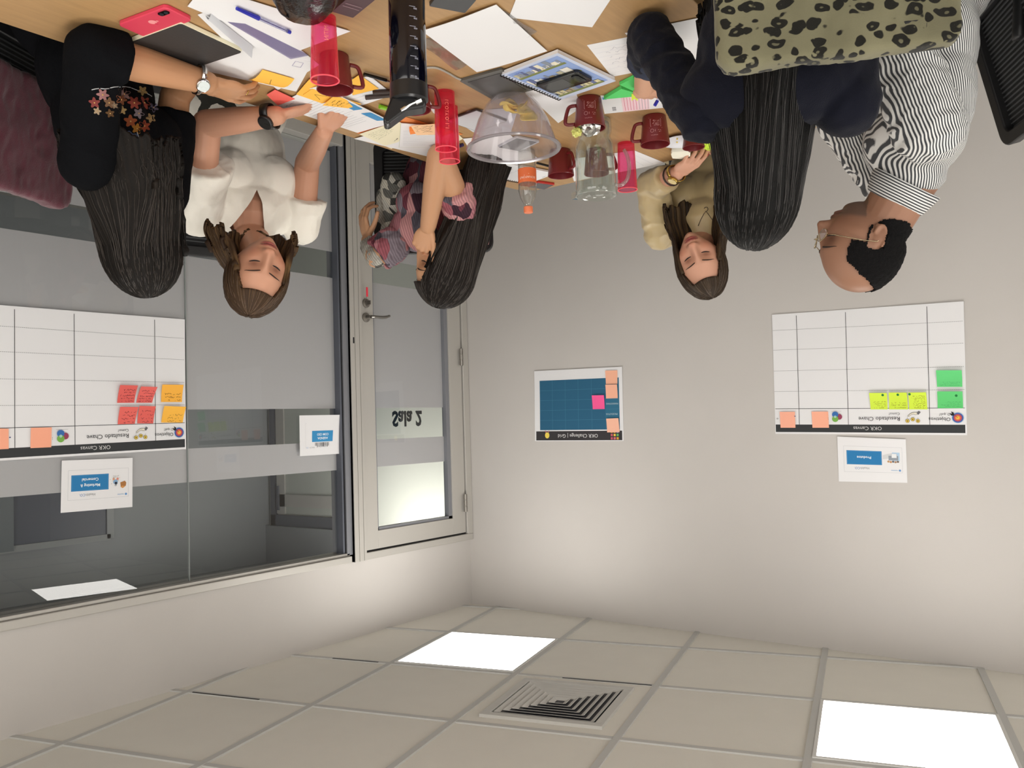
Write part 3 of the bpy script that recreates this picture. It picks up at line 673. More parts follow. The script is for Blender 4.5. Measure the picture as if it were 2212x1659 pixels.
# documents at the table edge
def doc(f, s):
    for k in range(16):
        f.line((s.W * .07, s.H * (.82 - k * .042)), (s.W * (.60 + .05 * ((k * 7) % 4)), s.H * (.82 - k * .042)), .0009, 'a4a8b0')
    f.scribble(s.W * .07, s.H * .93, s.W * .3, .01, 1, '8a9098', .001, 8)
    for k, (a, b) in enumerate(((.69, .86), (.71, .55), (.72, .24))):
        w_, h_ = s.W * .24, s.H * (.22 if k else .11); x0, y0 = s.W * a, s.H * b - h_ / 2
        f.poly(rrect(x0, y0, x0 + w_, y0 + h_, .006, 3), '4594cc')
    f.up()
    for a, b in ((.715, .58), (.725, .27)):
        for q in range(4): f.line((s.W * a, s.H * (b - q * .035)), (s.W * (a + .18), s.H * (b - q * .035)), .0008, '9cc8e6')
tsheet('printed_document', [(597, 229), (690, 178), (858, 262), (772, 287)], .0046, 'printed document with three blue boxes at the table edge', 'document', W=.21, Hh=.297, fn=doc, h=lambda a, b: .010 * max(0, a - .7) * 3)
tsheet('paper_sheet', [(690, 180), (800, 165), (850, 205), (760, 235)], .0034, 'white sheet under the maroon mug and pens', fn=lambda f, s: [f.line((s.W * .1, s.H * .1 * k), (s.W * .9, s.H * .1 * k), .0008, 'b0c4d8') for k in range(1, 9)] and None, group=None)
tsheet('orange_folder', [(770, 288), (850, 245), (1000, 290), (930, 312)], .0020, 'orange card folder showing around the cream sheet', 'folder', mat('orange_card', (232, 140, 70), .6))
def note2(f, s):
    f.scribble(s.W * .12, s.H * .85, s.W * .7, s.H * .4, 5, '9aa080', .0008, 41); f.scribble(s.W * .30, s.H * .12, .04, .007, 1, '303028', .0016, 3)
tsheet('cream_sheet', [(776, 290), (858, 262), (890, 275), (846, 322)], .0056, 'cream sheet with faint handwriting beside the orange folder', m=CREAM, fn=note2, ink='writing')
def fine(f, s):
    f.frame(s.W * .0, s.H * .0, s.W, s.H, .001, 'c8ccb0')
    for k in range(15): f.line((s.W * .08, s.H * (.72 - k * .045)), (s.W * .92, s.H * (.72 - k * .045)), .0007, '8c90a4')
tsheet('typed_sheet', [(866, 266), (940, 272), (956, 318), (862, 318)], .0066, 'closely typed white sheet next to the tall pink tumblers', fn=fine)
tsheet('paper_sheet', [(765, 300), (820, 285), (960, 322), (922, 335)], .0040, 'white sheet curling over the table edge under the cream one', group=None, h=lambda a, b: .004 * (1 - b), fn=lambda f, s: f.scribble(s.W * .6, s.H * .14, .035, .007, 1, '303040', .0014, 5))
tsheet('cream_sheet', [(940, 300), (985, 285), (1000, 300), (945, 330)], .0030, 'cream corner showing behind the tall pink tumblers', m=CREAM)
# sticky notes and pads on the table
NG = 'orange sticky notes on the table'
OR = mat('note_orange', (255, 196, 84), .75, spec=.2)
def osc(n, sd, yy=.85): return lambda f, s: f.scribble(s.W * .12, s.H * yy, s.W * .76, s.H * .7, n, '6a4a20', .0013, sd)
tsheet('sticky_note', [(537, 173), (567, 150), (636, 170), (607, 189)], .0054, 'single orange note lying on the white sheet by the silver wristwatch', 'sticky note', OR, fn=osc(1, 51, .55), h=lambda a, b: .008 * math.sin(3 * a), group=NG, ink='handwriting')
tsheet('sticky_note', [(640, 204), (668, 172), (712, 180), (697, 224)], .0070, 'orange note tucked under the one with writing by the mug', 'sticky note', OR, group=NG)
tsheet('sticky_note', [(655, 205), (690, 182), (755, 205), (699, 223)], .0085, 'orange note with one written line in front of the maroon mug', 'sticky note', OR, fn=osc(1, 52, .5), group=NG, ink='handwriting')
tsheet('sticky_note', [(697, 223), (722, 202), (781, 225), (752, 234)], .0098, 'orange note with several written lines nearest the printed document', 'sticky note', OR, fn=osc(4, 53), h=lambda a, b: .006 * b, group=NG, ink='handwriting')
tsheet('sticky_note', [(752, 178), (776, 162), (818, 192), (762, 206)], .0060, 'blank orange note behind the mug handle', 'sticky note', OR, group=NG)
tsheet('sticky_note', [(576, 205), (594, 194), (637, 214), (600, 228)], .0062, 'coral red note under the fingertips of the ringed hand', 'sticky note', mat('note_coral', (245, 108, 98), .75))
GRN = mat('note_green_pad', (88, 214, 112), .7)
def pad(name, tri, z, th, m, label, group=None):
    bm = bmesh.new(); P = [tp(x, y, 0) for x, y in tri]; prism(bm, [(p.x, p.y) for p in P], TZ + z, TZ + z + th)
    o = fin(bm, name, m, None); tag(o, label, 'note pad', group); return o
pad('note_pad', [(1304, 206), (1342, 183), (1384, 196), (1380, 199)], .001, .010, GRN, 'green note pad beside the red printed mug', 'green note pads')
pad('note_pad', [(1338, 176), (1368, 161), (1386, 165), (1383, 190), (1378, 194)], .001, .008, GRN, 'green note pad touching the writing hand', 'green note pads')
pad('page_flag', [(1364, 208), (1364, 192), (1372, 196), (1379, 194), (1377, 208), (1370, 203)], .012, .001, mat('lime_flag', (220, 236, 70), .6), 'small lime page flag on the green pad')
def slip(f, s):
    f.rect(s.W * .02, s.H * .8, s.W * .08, s.H * .92, '5a9ac8').rect(s.W * .3, s.H * .02, s.W * .72, s.H * .98, 'f4d4dc').up()
    for k in range(9): f.line((s.W * (.34 + .045 * k), s.H * .08), (s.W * (.34 + .045 * k), s.H * .9), .0014, 'd87890' if k < 5 else 'a8a0a8')
    for k in range(6): f.rect(s.W * (.14 + .02 * (k % 3)), s.H * (.15 + .12 * (k // 3)), s.W * (.155 + .02 * (k % 3)), s.H * (.24 + .12 * (k // 3)), '8c8c90')
tsheet('pink_form', [(1297, 207), (1310, 245), (1445, 232), (1440, 208)][0:1] + [(1442, 207), (1442, 232), (1306, 246)], .0012, 'white and pink striped form beside the printed mug', 'form', fn=slip)
YN = mat('note_lime', (206, 240, 66), .7)
tsheet('sticky_note', [(1503, 312), (1522, 303), (1545, 310), (1545, 334)], .0040, 'lime note with writing under the fingers with red nails', 'sticky note', YN, fn=lambda f, s: f.scribble(s.W * .1, s.H * .8, s.W * .8, s.H * .6, 3, '5a7030', .001, 61), ink='handwriting')
pad('note_pad', [(1449, 320), (1451, 314), (1491, 311), (1490, 331), (1452, 328)], .010, .012, mat('cream_pad', (244, 242, 226), .7), 'cream note pad against the white plate')
bm = bmesh.new(); P = [tp(x, y) for x, y in ((884, 269), (940, 262), (940, 268), (886, 276))]; prism(bm, [(p.x, p.y) for p in P], TZ + .006, TZ + .020)
tag(fin(bm, 'note_pad', mat('orange_pad', (248, 140, 60), .7)), 'orange note pad block leaning by the tall pink tumblers', 'note pad')
tsheet('sticky_note', [(887, 272), (940, 268), (940, 291), (900, 292)], .0215, 'peach note with black pen words beneath the tumblers', 'sticky note', mat('note_peach', (248, 206, 160), .7), fn=lambda f, s: f.scribble(s.W * .1, s.H * .85, s.W * .85, s.H * .7, 4, '4a3a30', .0011, 62), ink='handwriting')
# ---- phones, notebooks
def slab(name, cor, z, th, r, m, label=None, cat=None, parent=None, bev=.002):
    C = [tp(x, y, z) for x, y in cor]; c = sum(C, Vector()) / 4
    ux = ((C[1] - C[0]) + (C[2] - C[3])); ux.z = 0; W = ux.length / 2; ux.normalize(); uy = Vector((-ux.y, ux.x, 0))
    if uy.dot(C[0] - C[3]) < 0: uy = -uy
    Hh = (abs((C[0] - C[3]).dot(uy)) + abs((C[1] - C[2]).dot(uy))) / 2
    M = Matrix((( ux.x, uy.x, 0, c.x), (ux.y, uy.y, 0, c.y), (0, 0, 1, TZ + z), (0, 0, 0, 1)))
    bm = bmesh.new(); prism(bm, rrect(-W / 2, -Hh / 2, W / 2, Hh / 2, r, 5), 0, th)
    e = bpy.data.objects.new(name, None); COL.objects.link(e); e.matrix_world = M
    if label: tag(e, label, cat)
    b = fin(bm, 'body' if cat == 'phone' else 'cover', m, e, smooth=True, bev=bev)
    return e, W, Hh
e, W, Hh = slab('phone', [(262, 42), (365, 3), (409, 38), (305, 75)], .0, .0095, .011, mat('coral_silicone', (214, 62, 88), .5), 'phone in a coral pink case lying face down', 'phone')
bm = bmesh.new(); prism(bm, rrect(W / 2 - .035, Hh / 2 - .020, W / 2 - .008, Hh / 2 - .007, .005, 4), .0095, .0115); cb = fin(bm, 'camera_bump', mat('black_glass', (16, 16, 18), .1), e)
for k in (0, 1):
    bm = bmesh.new(); lathe(bm, [(0, .0115), (.0045, .0115), (.0045, .0122), (0, .0122)], 14, Matrix.Translation((W / 2 - .028 + .013 * k, Hh / 2 - .0135, 0))); fin(bm, 'lens', mat('lens_glass', (50, 54, 60), .1), cb)
f = Flat(); n = 26; ap = [(.0085 * math.cos(t) * (1 - .12 * math.sin(t) ** 8) + (.0022 if math.cos(t) < -9 else 0), .009 * math.sin(t)) for t in [6.2832 * k / n for k in range(n)]]
f.poly(ap, 'f09a9c').up().disc(.0095, .001, .0036, 'd63e58', 12).disc(.0015, .0125, .0032, 'f09a9c', 8, .0022); f.build('emblem', e, Matrix.Translation((.0, .006, .0097)) @ Matrix.Rotation(-1.57, 4, 'Z'))
bm = bmesh.new(); 
e, W, Hh = slab('notebook', [(303, 72), (411, 32), (503, 108), (400, 143)], .0, .013, .006, mat('black_notebook_cover', (48, 46, 46), .55, bump=.1, bscale=200), 'closed black notebook with an elastic strap beside the coral phone', 'notebook', bev=.001)
bm.free(); bm = bmesh.new(); box(bm, (-W / 2 + .004, -Hh / 2 + .003, .002), (W / 2 + .0025, Hh / 2 + .0015, .011)); fin(bm, 'pages', CREAM, e)
bm = bmesh.new(); tube(bm, [(-W / 2 + .004, Hh / 2 - .004, .012), (-W / 2 - .004, Hh / 2 + .010, .006), (-W / 2 - .014, Hh / 2 + .016, .002), (-W / 2 - .026, Hh / 2 + .012, .002)], .0018, 6); fin(bm, 'elastic_strap', BLACK, e)
def spiral_book(cor, z, label, m, fn, side, th=.010, n=26, name='spiral_notebook'):
    e, W, Hh = slab(name, cor, z, .0012, .003, m, label, 'notebook', bev=0)
    bm = bmesh.new(); box(bm, (-W / 2 + .002, -Hh / 2 + .002, -th + .0011), (W / 2 - .002, Hh / 2 - .002, -.0001)); pg = fin(bm, 'pages', PAPER, e)
    bm = bmesh.new()
    for k in range(n):
        if side == 'left': c = Vector((-W / 2, -Hh / 2 + Hh * (k + .5) / n, -th / 2)); ax = 0
        else: c = Vector((-W / 2 + W * (k + .5) / n, Hh / 2, -th / 2)); ax = 1
        pts = []
        for q in range(11):
            a = math.radians(30 * q + 30); rr = max(.0075, th * .85)
            d = Vector((-math.cos(a) * rr, .0, math.sin(a) * rr)) if ax == 0 else Vector((0, math.cos(a) * rr, math.sin(a) * rr))
            pts.append(c + d)
        tube(bm, pts, .0014, 4)
    sp = fin(bm, 'spiral', mat('black_wire', (24, 24, 26), .3, .6), e)
    f = Flat(); fn(f, W, Hh); f.build('print', e, Matrix.Translation((0, 0, .0013)))
    return e
def cover(f, W, Hh):
    f.rect(-W / 2, -Hh / 2, W / 2, Hh / 2, 'c6cfe4').up().rect(-W / 2 + .01, -Hh / 2 + .02, W / 2 - .01, Hh / 2 - .01, '8fa6d6').up()
    r = random.Random(9)
    for row, (y0, cc) in enumerate(((.30, 'e8e2cc'), (.04, 'd8dce0'), (-.36, 'd0c8a0'))):
        y0 *= Hh
        f.up().rect(-W / 2 + .015, y0 - .012, W / 2 - .02, y0 - .002, '7c8450')
        x = -W / 2 + .016
        while x < W / 2 - .03:
            wd = r.uniform(.006, .016); hh = r.uniform(.012, .038); f.rect(x, y0 - .002, x + wd, y0 + hh, r.choice([cc, 'b8b49c', 'e4e0d4', '8c94a0', '66709a', 'a89878'])); x += wd + r.uniform(0, .003)
        f.up(); 
        for q in range(16): xx = r.uniform(-W / 2 + .016, W / 2 - .03); f.rect(xx, y0 + .002, xx + .0025, y0 + r.uniform(.006, .016), r.choice(['5a627a', '6a6040', 'f4f0e0']))
    f.up().scribble(-W * .38, Hh * .42, .05, .008, 1, '4a5ab0', .0012, 5)
spiral_book([(1095, 158), (1218, 106), (1318, 180), (1199, 217)], .013, 'spiral notebook with a blue city-skyline cover under a black phone', PAPER, cover, 'left', n=22)
e, W, Hh = slab('phone', [(1160, 176), (1250, 147), (1279, 168), (1186, 197)], .0150, .009, .010, mat('black_gloss_case', (20, 21, 23), .15), 'black phone lying on the blue spiral notebook', 'phone')
bm = bmesh.new(); prism(bm, rrect(W / 2 - .030, -Hh / 2 + .012, W / 2 - .010, Hh / 2 - .012, .008, 4), .009, .0108); fin(bm, 'camera_bump', mat('black_glass', (16, 16, 18), .1), e)
bm = bmesh.new(); box(bm, (-W / 2 + .012, -Hh / 2 + .010, .009), (W / 2 - .05, Hh / 2 - .010, .0093)); fin(bm, 'back_panel', mat('dim_glass', (58, 60, 60), .12), e)
def pad_print(f, W, Hh):
    for k in range(14): f.line((-W / 2 + .01, Hh / 2 - .018 - k * .0115), (W / 2 - .006, Hh / 2 - .018 - k * .0115), .0006, 'b8c2d4')
    f.scribble(-W / 2 + .015, Hh / 2 - .02, W * .7, .09, 7, 'a0a4b4', .0008, 71).scribble(W * .1, -Hh / 2 + .01, .03, .005, 1, '404050', .001, 4)
spiral_book([(1045, 366), (1092, 349), (1192, 376), (1122, 405)], .009, 'open white spiral pad with ruled lines behind the clear bowl', PAPER, pad_print, 'left', th=.007, n=26)
e, W, Hh = slab('phone', [(1155, 392), (1178, 381), (1182, 402), (1160, 412)], .0, .009, .006, mat('red_case', (190, 50, 44), .5), 'small phone in a red case at the far table edge', 'phone')
bm = bmesh.new(); box(bm, (-W / 2 + .004, -Hh / 2 + .004, .009), (W / 2 - .004, Hh / 2 - .004, .0096)); fin(bm, 'screen', mat('dim_screen', (70, 72, 78), .1), e)
# folder, tablet and other dark flat things
e, W, Hh = slab('grey_folder', [(1010, 166), (1086, 142), (1150, 190), (1050, 214)], .0, .008, .003, mat('grey_vinyl', (92, 92, 88), .4), 'grey vinyl folder beneath the blue spiral notebook', 'folder', bev=.001)
bm = bmesh.new(); box(bm, (-W / 2 + .015, -Hh / 2 + .014, .008), (W / 2 - .015, Hh / 2 - .014, .0092)); fin(bm, 'pocket', mat('grey_vinyl_dark', (70, 70, 68), .35), e)
e, W, Hh = slab('clipboard', [(984, 251), (1040, 231), (1085, 262), (1010, 288)], .004, .004, .003, mat('smoked_board', (70, 62, 62), .4), 'thin dark-edged clipboard behind the clear bowl', 'clipboard', bev=.0)
bm = bmesh.new(); box(bm, (-W / 2 + .003, -Hh / 2 + .003, .004), (W / 2 - .003, Hh / 2 - .003, .0048)); fin(bm, 'paper', GREYP, e)
e, W, Hh = slab('tablet', [(935, -20), (1050, -12), (984, 23), (940, 0)], .0, .009, .004, mat('slate_cover', (62, 64, 66), .5), 'dark slate tablet corner at the photo edge', 'tablet', bev=.001)
e, W, Hh = slab('card_wallet', [(735, -35), (790, -20), (782, 34), (742, 20)], .0, .012, .003, mat('maroon_leather', (70, 34, 44), .4), 'maroon card wallet with stitched lines beside the black pouch', 'wallet', bev=.001)
for k in range(2):
    bm = bmesh.new(); box(bm, (-W / 2 + .006, -.01 + k * .012, .012), (W / 2 - .006, -.008 + k * .012, .0128)); fin(bm, 'piping', mat('pale_piping', (150, 120, 128), .4), e)
# black pouch close to the camera: squashed cushion with a metal ring
e = empty('leather_pouch', tuple(tp(655, -58)), 0.75, 'glossy black leather pouch with a metal ring at the photo edge', 'pouch')
bm = bmesh.new(); lathe(bm, [(0, 0), (.055, 0), (.086, .012), (.095, .030), (.080, .050), (.040, .060), (0, .058)], 28); bmesh.ops.scale(bm, vec=(1.35, .72, 1), verts=bm.verts)
for v in bm.verts: v.co.z = max(0, v.co.z + .006 * noise.noise(v.co * 30))
fin(bm, 'body', mat('black_leather', (16, 15, 16), .22, bump=.3, bscale=120), e, smooth='all')
bm = bmesh.new(); tube(bm, [(-.02 + .018 * math.cos(t), -.064 + .004 * math.sin(t), .035 + .016 * math.sin(t)) for t in [k * .5236 for k in range(13)]], .0022, 6); fin(bm, 'ring', STEEL, e)
bm = bmesh.new(); tube(bm, spline([(-.10, -.02, .045), (-.03, -.05, .058), (.05, -.045, .058), (.11, -.01, .042)], 6), .0018, 6); fin(bm, 'zip', mat('dark_zip', (50, 50, 54), .3, .6), e)
# ---- mugs
MAR = mat('maroon_plastic', (114, 34, 38), .32, spec=.5)
MUGT = mat('maroon_plastic_print', (205, 150, 150), .6)
MG = 'maroon plastic mugs'
def mug_at(x, y, ang, label, printed=True, s=1.0, sh=1.0):
    e = empty('mug', tuple(tp(x, y, .0005)), ang, label, 'mug', MG)
    h, r0, r1 = .082 * s * sh, .0335 * s, .0425 * s
    bm = bmesh.new(); lathe(bm, [(0, 0), (r0 - .002, 0), (r0, .002), (r1, h), (r1 - .0012, h + .001), (r1 - .0024, h), (r0 - .0025, .004), (0, .004)], 36); fin(bm, 'body', MAR, e, smooth=True)
    bm = bmesh.new(); rr = lambda z: r0 + (r1 - r0) * z / h - .001
    za, zb = h * .84, h * .22
    pts = [(rr(za), 0, za), (rr(za) + .018, 0, za + .001), (rr(za) + .026, 0, za - .006), (rr(zb) + .024, 0, zb + .012), (rr(zb) + .016, 0, zb + .002), (rr(zb), 0, zb)]
    tube(bm, spline(pts, 3), .0042, 8, flat=1.2); fin(bm, 'handle', MAR, e, smooth='all')
    if printed:
        f = Flat(.0001); c = 'd8a8a8'
        f.scribble(-.006, .066, .022, .004, 1, c, .0006, 2).scribble(-.014, .056, .014, .009, 2, c, .0009, 3)
        f.pl([(.012 + .005 * math.cos(t), .053 + .005 * math.sin(t)) for t in [k * .6283 for k in range(11)]], .0007, c).line((.003, .050), (.003, .056), .0008, c)
        f.pl([(-.018, .044), (.020, .044)], .0006, c).frame(-.014, .018, .016, .040, .0007, c)
        f.scribble(-.010, .037, .023, .018, 4, c, .0008, 4, .0048).line((-.018, .014), (.020, .014), .0006, c)
        def wrap(u, v, k):
            r = r0 + (r1 - r0) * v / h + .0003 + k; a = u / r - math.pi / 2
            return (r * math.cos(a), r * math.sin(a), v)
        f.build('print', e, None, fn=wrap)
    return e
vcam = lambda e: math.atan2(CP.y - e.y, CP.x - e.x)
def mang(x, y, off): p = tp(x, y); return vcam(p) + off      # handle direction relative to the viewer
# in the photo (upside down) the viewer's left is the photo's right
mug_at(722, 120, mang(722, 120, -1.75), 'maroon mug behind the pink tumbler by the orange notes', False)
mug_at(893, 168, mang(893, 168, -1.8), 'maroon mug almost hidden by the tall dark bottle', False)
mug_at(1210, 325, mang(1210, 325, -.7), 'plain maroon mug between the bowl and the glass pitcher', False)
m3 = mug_at(1272, 213, mang(1272, 213, 1.5), 'printed maroon mug holding silver wrappers in front of the pitcher', True)
mug_at(1287, 324, mang(1287, 324, -1.5), 'maroon mug seen through the glass pitcher', False, .95)
mug_at(1413, 252, mang(1413, 252, 1.45), 'printed maroon mug next to the white plate', True)
mug_at(1497, 287, mang(1497, 287, 2.9), 'maroon mug peeping out behind the navy elbow', False, .8, .7)
# crumpled wrapper in the printed mug
bm = bmesh.new(); bmesh.ops.create_icosphere(bm, subdivisions=3, radius=.030)
for v in bm.verts: v.co *= 1 + .35 * noise.noise(v.co * 90)
p = m3.location; o = fin(bm, 'wrapper', mat('silver_foil', (205, 205, 200), .22, .9)); o.location = (p.x + .004, p.y, p.z + .070); tag(o, 'crumpled silver wrapper stuffed in the printed mug', 'wrapper')
bm = bmesh.new(); bmesh.ops.create_icosphere(bm, subdivisions=3, radius=.013)
for v in bm.verts: v.co *= 1 + .6 * noise.noise(v.co * 160)
o = fin(bm, 'sweet_wrapper', mat('lime_foil', (214, 214, 120), .35)); o.location = tp(1262, 268, .094) + Vector((0, 0, 0)); o.location = (p.x + .030, p.y - .020, p.z + .090); tag(o, 'pale lime sweet wrapper on the rim of the printed mug', 'wrapper')
# ---- tumblers
PINK = clear('neon_pink_acrylic', (254, 212, 234), diffuse=.13, dcol=(255, 78, 100), gloss=.9, rough=.05, rim=.55)
def tumbler(x, y, label, r0=.026, r1=.0305, h=.135, m=None, brand=None):
    e = empty('tumbler', tuple(tp(x, y, .0005)), vcam(tp(x, y)) + math.pi / 2, label, 'tumbler', 'translucent pink tumblers')
    bm = bmesh.new(); lathe(bm, [(0, 0), (r0, 0), (r1, h), (r1 - .0018, h), (r0 - .0016, .008), (0, .008)], 40); fin(bm, 'body', m or PINK, e, smooth=True)
    bm = bmesh.new(); lathe(bm, [(r1 - .002, h - .001), (r1 + .0003, h - .001), (r1 + .0003, h + .0012), (r1 - .002, h + .0012)], 40, closed=True); fin(bm, 'rim', mat('neon_rim', (255, 96, 112), .3), e, smooth=True)
    if brand:
        f = Flat(.0001); f.text(brand, .030, 0, .012, 'ff9a8c')
        f.build('lettering', e, None, fn=lambda u, v, k: ((r0 + .003) * math.cos(v / r0 - 1.9), (r0 + .003) * math.sin(v / r0 - 1.9), u))
    return e
tumbler(699, 38, 'pink tumbler in front of the maroon mug by the orange notes', brand='MITIN')
tumbler(960, 200, 'nearer of the two overlapping tall red-pink tumblers in the table middle', .0265, .0285, .150, brand='I.C.O.I.Y.O. 1..1')
tumbler(968, 232, 'farther of the two overlapping red-pink tumblers', .0265, .0285, .150)
tumbler(1352, 310, 'pink tumbler behind the handle of the glass pitcher', .0265, .031, .148)
SPR = math.pi
# ---- tall dark drinking bottle near the camera
b0 = tp(877, -38)
e = empty('drinking_bottle', (b0.x, b0.y, TZ), vcam(b0), 'tall dark blue see-through bottle with black flip lid and measuring marks', 'bottle')
NAVYC = clear('smoky_blue_plastic', (38, 40, 84), diffuse=.55, dcol=(14, 16, 38), gloss=1.5, rough=.06, rim=.3)
bm = bmesh.new(); lathe(bm, [(0, 0), (.034, 0), (.036, .004), (.0365, .205), (.034, .212), (.032, .212), (.033, .204), (.033, .006), (0, .005)], 40); fin(bm, 'body', NAVYC, e, smooth=True)
LID = mat('black_lid_plastic', (22, 23, 26), .3)
bm = bmesh.new(); lathe(bm, [(0, .206), (.037, .206), (.0375, .236), (.034, .240), (0, .240)], 40); ld = fin(bm, 'lid', LID, e, smooth=True)
bm = bmesh.new()
q = [(-.034, .236), (.030, .236), (.034, .246), (.030, .256), (-.006, .262), (-.040, .288), (-.050, .287), (-.050, .277)]
vs = [[bm.verts.new((s_, a, b)) for a, b in q] for s_ in (-.020, .020)]
bm.faces.new(vs[0]); bm.faces.new(vs[1][::-1])
for i in range(len(q)): bm.faces.new((vs[0][i], vs[0][(i + 1) % len(q)], vs[1][(i + 1) % len(q)], vs[1][i]))
bmesh.ops.transform(bm, matrix=Matrix.Rotation(SPR, 4, 'Z'), verts=bm.verts)
fin(bm, 'spout', LID, ld, bev=.004, smooth=True)
bm = bmesh.new(); tube(bm, [(.020, -.020, .243), (.020, 0, .252), (.018, .016, .262)], .0035, 8); tube(bm, [(.021, -.023, .242), (.021, -.012, .247)], .006, 8); fin(bm, 'chrome_clip', mat('chrome', (210, 210, 210), .12, 1), ld, smooth=True)
f = Flat(.0001)
for k in range(9):
    f.line((-.004, .045 + k * .0195), (.008, .045 + k * .0195), .0007, 'b8bcd0').text(str(100 * (k + 1)), -.004, .047 + k * .0195, .005, 'b8bcd0', 'c')
f.build('measure_marks', e, None, fn=lambda u, v, k: (.0369 * math.cos(u / .036 - .35), .0369 * math.sin(u / .036 - .35), v))
# ---- clear bowl with crisps
bw = tp(1106, 207); e = empty('bowl', (bw.x, bw.y, TZ + .0005), 0, 'large clear plastic bowl with a few yellow crisps at the bottom', 'bowl')
BOWL = clear('clear_bowl_plastic', (246, 244, 246), diffuse=.07, dcol=(225, 222, 226), gloss=1.3, rough=.08, rim=.40)
prof = [(0, .002), (.046, 0), (.052, .004), (.074, .030), (.094, .068), (.109, .110), (.116, .136), (.124, .140), (.1245, .144), (.115, .1415), (.106, .110), (.091, .068), (.071, .033), (.050, .008), (0, .006)]
bm = bmesh.new(); lathe(bm, [p for p in prof], 56); fin(bm, 'body', BOWL, e, smooth=True)
bm = bmesh.new(); lathe(bm, [(.116, .139), (.1255, .139), (.127, .142), (.1245, .146), (.116, .144)], 56, closed=True); fin(bm, 'rim', clear('bowl_rim', (225, 222, 225), diffuse=.42, dcol=(205, 202, 206), gloss=1.5, rough=.1), e, smooth=True)
CR = mat('potato_crisp', (244, 214, 98), .6, bump=.3, bscale=300, var=.08, vscale=60)
for k, (x, y, z, rx, rz) in enumerate(((.012, .012, .017, .5, 0), (-.018, .020, .022, -.4, 1), (-.040, .010, .040, .9, 2), (-.056, .004, .062, 1.1, 2.4), (.002, -.018, .020, .3, 3), (.020, .026, .022, -.6, 4))):
    bm = bmesh.new(); n = 14; v0 = bm.verts.new((0, 0, 0)); rg = []
    for R_ in (.011, .021):
        rg.append([bm.verts.new((R_ * math.cos(6.2832 * i / n) * 1.15, R_ * math.sin(6.2832 * i / n), 14 * (R_ ** 2) * math.cos(2 * 6.2832 * i / n))) for i in range(n)])
    for i in range(n): bm.faces.new((v0, rg[0][i], rg[0][(i + 1) % n])); bm.faces.new((rg[0][i], rg[1][i], rg[1][(i + 1) % n], rg[0][(i + 1) % n]))
    o = fin(bm, 'crisp', CR, None, smooth='all'); md = o.modifiers.new('s', 'SOLIDIFY'); md.thickness = .0014
    o.location = (bw.x + x * .9, bw.y + y * .9, TZ + z + .004); o.rotation_euler = (rx, .3 * math.sin(k), rz)
    tag(o, ['flat yellow crisp at the centre of the bowl', 'yellow crisp leaning on the middle ones', 'yellow crisp partway up the bowl wall', 'darker crisp highest up the bowl wall', 'yellow crisp on the camera side of the heap', 'yellow crisp at the far edge of the heap'][k], 'crisp', 'crisps in the clear bowl')
e, W, Hh = slab('phone', [(1078, 311), (1118, 290), (1164, 303), (1120, 324)], .001, .008, .007, mat('pale_case', (196, 200, 206), .3), 'grey phone with a pale edge seen through the clear bowl', 'phone')
bm = bmesh.new(); box(bm, (-W / 2 + .004, -Hh / 2 + .010, .008), (W / 2 - .004, Hh / 2 - .004, .0086)); fin(bm, 'screen', mat('grey_screen', (118, 120, 124), .12), e)
# ---- small water bottle
b1 = tp(1137, 322); e = empty('water_bottle', (b1.x, b1.y, TZ + .0005), vcam(b1) + math.pi / 2, 'small clear water bottle with orange label and orange cap', 'bottle')
PET = clear('clear_pet', (250, 250, 248), diffuse=.10, dcol=(220, 218, 214), gloss=2.0, rough=.05, rim=.35)
bm = bmesh.new(); lathe(bm, [(0, .004), (.020, 0), (.0275, .006), (.0285, .05), (.027, .085), (.029, .118), (.0295, .135), (.024, .158), (.014, .176), (.0125, .186), (.0115, .186), (.013, .175), (.0235, .156), (.028, .134), (.026, .085), (.0275, .05), (.026, .008), (0, .006)], 32); fin(bm, 'body', PET, e, smooth='all')
LB = mat('orange_label', (236, 120, 70), .5)
bm = bmesh.new(); lathe(bm, [(.0292, .066), (.0292, .112), (.0286, .112), (.0286, .066)], 32, closed=True); lb = fin(bm, 'label', LB, e, smooth=True)
f = Flat(.0001); f.text('BONAFONT', 0, .094, .010, 'fbe8da', 'c').line((-.006, .086), (.010, .091), .001, 'fbe8da'); f.build('lettering', lb, None, fn=lambda u, v, k: (.0296 * math.cos(u / .029 - math.pi / 2), .0296 * math.sin(u / .029 - math.pi / 2), v))
bm = bmesh.new(); lathe(bm, [(0, .205), (.0135, .205), (.0145, .203), (.0145, .186), (0, .186)], 24); fin(bm, 'cap', mat('orange_cap', (240, 132, 88), .45, bump=.5, bscale=400), e, smooth=True)
# ---- glass pitcher
b2 = tp(1282, 258); e = empty('glass_pitcher', (b2.x, b2.y, TZ + .0005), mang(1282, 258, -1.35), 'tall clear glass pitcher with a curved handle', 'pitcher')
PIT = clear('thick_glass', (246, 249, 246), diffuse=.04, dcol=(220, 225, 224), gloss=2.2, rough=.02, rim=.45)
bm = bmesh.new(); lathe(bm, [(0, .004), (.046, 0), (.051, .008), (.051, .040), (.047, .050), (.047, .056), (.052, .066), (.0565, .080), (.0575, .170), (.058, .205), (.060, .224), (.0575, .225), (.054, .206), (.0535, .170), (.052, .084), (.047, .070), (.042, .060), (.042, .050), (.045, .036), (.044, .014), (0, .012)], 48); fin(bm, 'body', PIT, e, smooth='all')
bm = bmesh.new(); tube(bm, spline([(.056, 0, .196), (.075, 0, .200), (.092, 0, .185), (.099, 0, .150), (.094, 0, .118), (.086, 0, .100)], 5), .0065, 10, flat=.8); fin(bm, 'handle', clear('thick_glass_handle', (235, 238, 236), diffuse=.12, dcol=(210, 214, 214), gloss=3, rough=.03, rim=.5), e, smooth='all')
